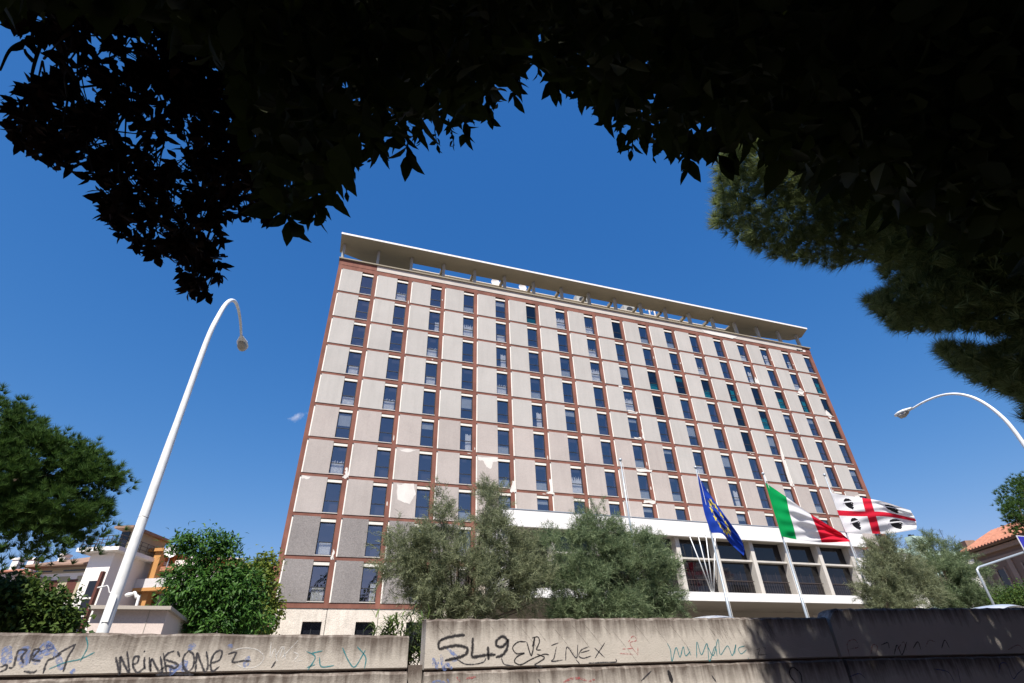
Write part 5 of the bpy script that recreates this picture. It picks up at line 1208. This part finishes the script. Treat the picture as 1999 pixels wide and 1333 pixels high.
# side crown left of the picture, which shades the hedge bush
n = 14000; tgt = np.stack([rng.uniform(-6.5, -3.75, n), rng.uniform(8.6, 10.6, n), rng.uniform(1.9, 3.4, n)], 1); P = tgt + SUN * rng.uniform(4.2, 8, (n, 1)); px, w = to_px(P); P = P[~in_frame(px, w, 60)]; P = P[ok_shadow(P)]; n = len(P)
lst.append(leaf_faces(P, rdir(n), rng.uniform(.16, .24, n), rng.uniform(.1, .15, n), unit(rdir(n) * .5 + SUN)))
tri_obj("foliage", join_vt(lst), M_plum, pt, op, True)
for path in ([(110,0),(85,70),(68,120),(62,160),(75,210)], [(72,78),(40,85),(18,100),(0,138)], [(66,120),(52,105),(48,95)], [(330,40),(350,140),(340,240)], [(230,60),(250,160),(225,250),(120,262)], [(430,60),(440,200),(400,320),(390,470)], [(380,380),(372,450),(385,540)], [(300,250),(260,300),(240,400)]):
    W3 = np.array([atD(*p, 3.95) for p in path]); tw.tube([catmull(W3, q / 14) for q in range(15)], list(np.linspace(.012, .005, 15)), 5)
V = [tuple(np.array(v) - op) for v in tw.v]; tw.v = V; link("twigs", tw.mesh("twigs", M_barkd), pt)
link("trunk", MB().tube([(0, 0, 0), (.1, 0, 1.3), (.3, .3, 2.6), (.6, 1.0, 4.2)], [.18, .15, .12, .08], 10).mesh("trunk", M_barkd, smooth=True), pt)
link("limbs", limb_mesh(np.array([.3, .3, 2.6]), [atD(*p, 4.0) - op for p in ((110,-5),(330,40),(230,60),(430,60),(520,100))], .06, "").mesh("limbs", M_barkd, smooth=True), pt)
# near pine at upper right
pn = thing("pine_tree", "large near pine at upper right with its left branch tips in sun", "tree", (11.5, 3.0, 0)); on = np.array([11.5, 3.0, 0])
cen = sample_px(polyD, 420, 7.2, 10.2)
for sub, cnt in (([(1500,280),(2080,300),(2080,560),(1850,560),(1700,500),(1560,470)], 330), ([(1690,585),(1740,585),(1830,600),(1900,650),(1850,660),(1760,640)], 50), ([(1820,660),(1900,690),(1999,720),(2080,740),(2080,800),(1999,775),(1900,735)], 60)): cen = np.concatenate([cen, sample_px(sub, cnt, 7.4, 9.4)])
tips = [(1400,430),(1420,395),(1440,360),(1460,330),(1410,450),(1450,470),(1430,420),(1480,495),(1500,470),(1530,500),(1560,480),(1620,515),(1600,450),(1700,500),(1690,580),(1720,600),(1760,640),(1700,610),(1830,690),(1850,670),(1870,715),(1930,740),(1980,770),(1940,660),(1440,260),(1420,290),(1470,240),(1450,310),(1520,350),(1560,330),(1490,340)]
cen = np.concatenate([cen, np.array([atD(x + 10, y - 4, random.uniform(7.6, 8.6)) for x, y in tips for _ in range(4)])])
P = np.repeat(cen, 8, 0) + rng.normal(size=(len(cen) * 8, 3)) * np.array([.2, .2, .14]); px, w = to_px(P); P = P[in_poly(px, polyD) | ~in_frame(px, w, 0)]
dl = unit(np.array([-.75, -.1, .25]) + rdir(len(P)) * .65)
lst = [tufts(P, dl, 46, .17, .0065, .9)]
src = cen[to_px(cen)[0][:, 0] > 1530]; src = np.concatenate([src] * 24); P2 = src + SUN * rng.uniform(.7, 3.2, (len(src), 1)) + rng.normal(size=src.shape) * .25  # tufts added sunward so the crown's right part falls into shade
px, w = to_px(P2); P2 = P2[(in_poly(px, [(1560,330),(2080,330),(2080,800),(1999,770),(1905,735),(1850,700),(1840,675),(1930,682),(1990,664),(1900,642),(1800,642),(1735,632),(1700,585),(1745,555),(1700,490),(1600,420)]) | in_poly(px, safeB) | ~in_frame(px, w, 30))]; P2 = P2[ok_shadow(P2) & tip_clear(P2)]
lst.append(tufts(P2, rdir(len(P2)), 30, .17, .013, .9))
tri_obj("crown", join_vt(lst), M_pine_r, pn, on, True)
link("trunk", MB().tube([(0, 0, 0), (.1, .2, 3), (-.2, .5, 6.5), (-.4, .8, 9.5)], [.34, .28, .2, .12], 12).mesh("trunk", M_bark, smooth=True), pn)
tg = [atD(x, y, 8.3) - on for x, y in ((1440,420),(1520,330),(1620,470),(1700,420),(1780,560),(1740,610),(1900,560),(1880,690),(1980,740),(1960,640))]
link("limbs", limb_mesh(np.array([-.2, .5, 6.0]), tg, .085, "").mesh("limbs", M_bark, smooth=True), pn)

# ------------------------------------------------------------------ small cloud
Pc = atD(580, 813, 900); cl_m = bpy.data.materials.new("cloud_wisp"); cl_m.use_nodes = True; t_ = cl_m.node_tree; t_.nodes.remove(t_.nodes["Principled BSDF"])
pv = t_.nodes.new("ShaderNodeVolumePrincipled"); pv.inputs['Anisotropy'].default_value = .0; pv.inputs['Color'].default_value = (1, 1, 1, 1); tc = t_.nodes.new("ShaderNodeTexCoord"); nz = t_.nodes.new("ShaderNodeTexNoise"); nz.inputs['Scale'].default_value = .085; nz.inputs['Detail'].default_value = 6
t_.links.new(tc.outputs['Object'], nz.inputs['Vector']); ln = t_.nodes.new("ShaderNodeVectorMath"); ln.operation = 'LENGTH'
mpn = t_.nodes.new("ShaderNodeMapping"); mpn.inputs['Scale'].default_value = (1/19, 1/8, 1/9); t_.links.new(tc.outputs['Object'], mpn.inputs['Vector']); t_.links.new(mpn.outputs[0], ln.inputs[0])
fa = t_.nodes.new("ShaderNodeMapRange"); fa.inputs[1].default_value = .1; fa.inputs[2].default_value = 1.0; fa.inputs[3].default_value = .16; fa.inputs[4].default_value = -.22; t_.links.new(ln.outputs['Value'], fa.inputs[0])
ad = t_.nodes.new("ShaderNodeMath"); ad.operation = 'ADD'; t_.links.new(nz.outputs[0], ad.inputs[0]); t_.links.new(fa.outputs[0], ad.inputs[1])
mr_ = t_.nodes.new("ShaderNodeMapRange"); mr_.inputs[1].default_value = .44; mr_.inputs[2].default_value = .75; mr_.inputs[3].default_value = 0; mr_.inputs[4].default_value = .10; t_.links.new(ad.outputs[0], mr_.inputs[0])
t_.links.new(mr_.outputs[0], pv.inputs['Density']); t_.links.new(pv.outputs[0], t_.nodes["Material Output"].inputs['Volume'])
mb = MB(); n = 16
for q in range(9):
    a = math.pi * q / 8
    for k in range(n): b = 2*math.pi*k/n; mb.v.append((20 * math.sin(a) * math.cos(b), 9 * math.sin(a) * math.sin(b), 10 * math.cos(a)))
for q in range(8):
    for k in range(n): mb.f.append((q*n+k, (q+1)*n+k, (q+1)*n+(k+1) % n, q*n+(k+1) % n)); mb.i.append(0)
co = mb.obj("cloud", cl_m, loc=tuple(Pc)); co.rotation_euler = (0, -R(18), 0); tag(co, "small white wisp of cloud in the blue sky left of the tower", "cloud")
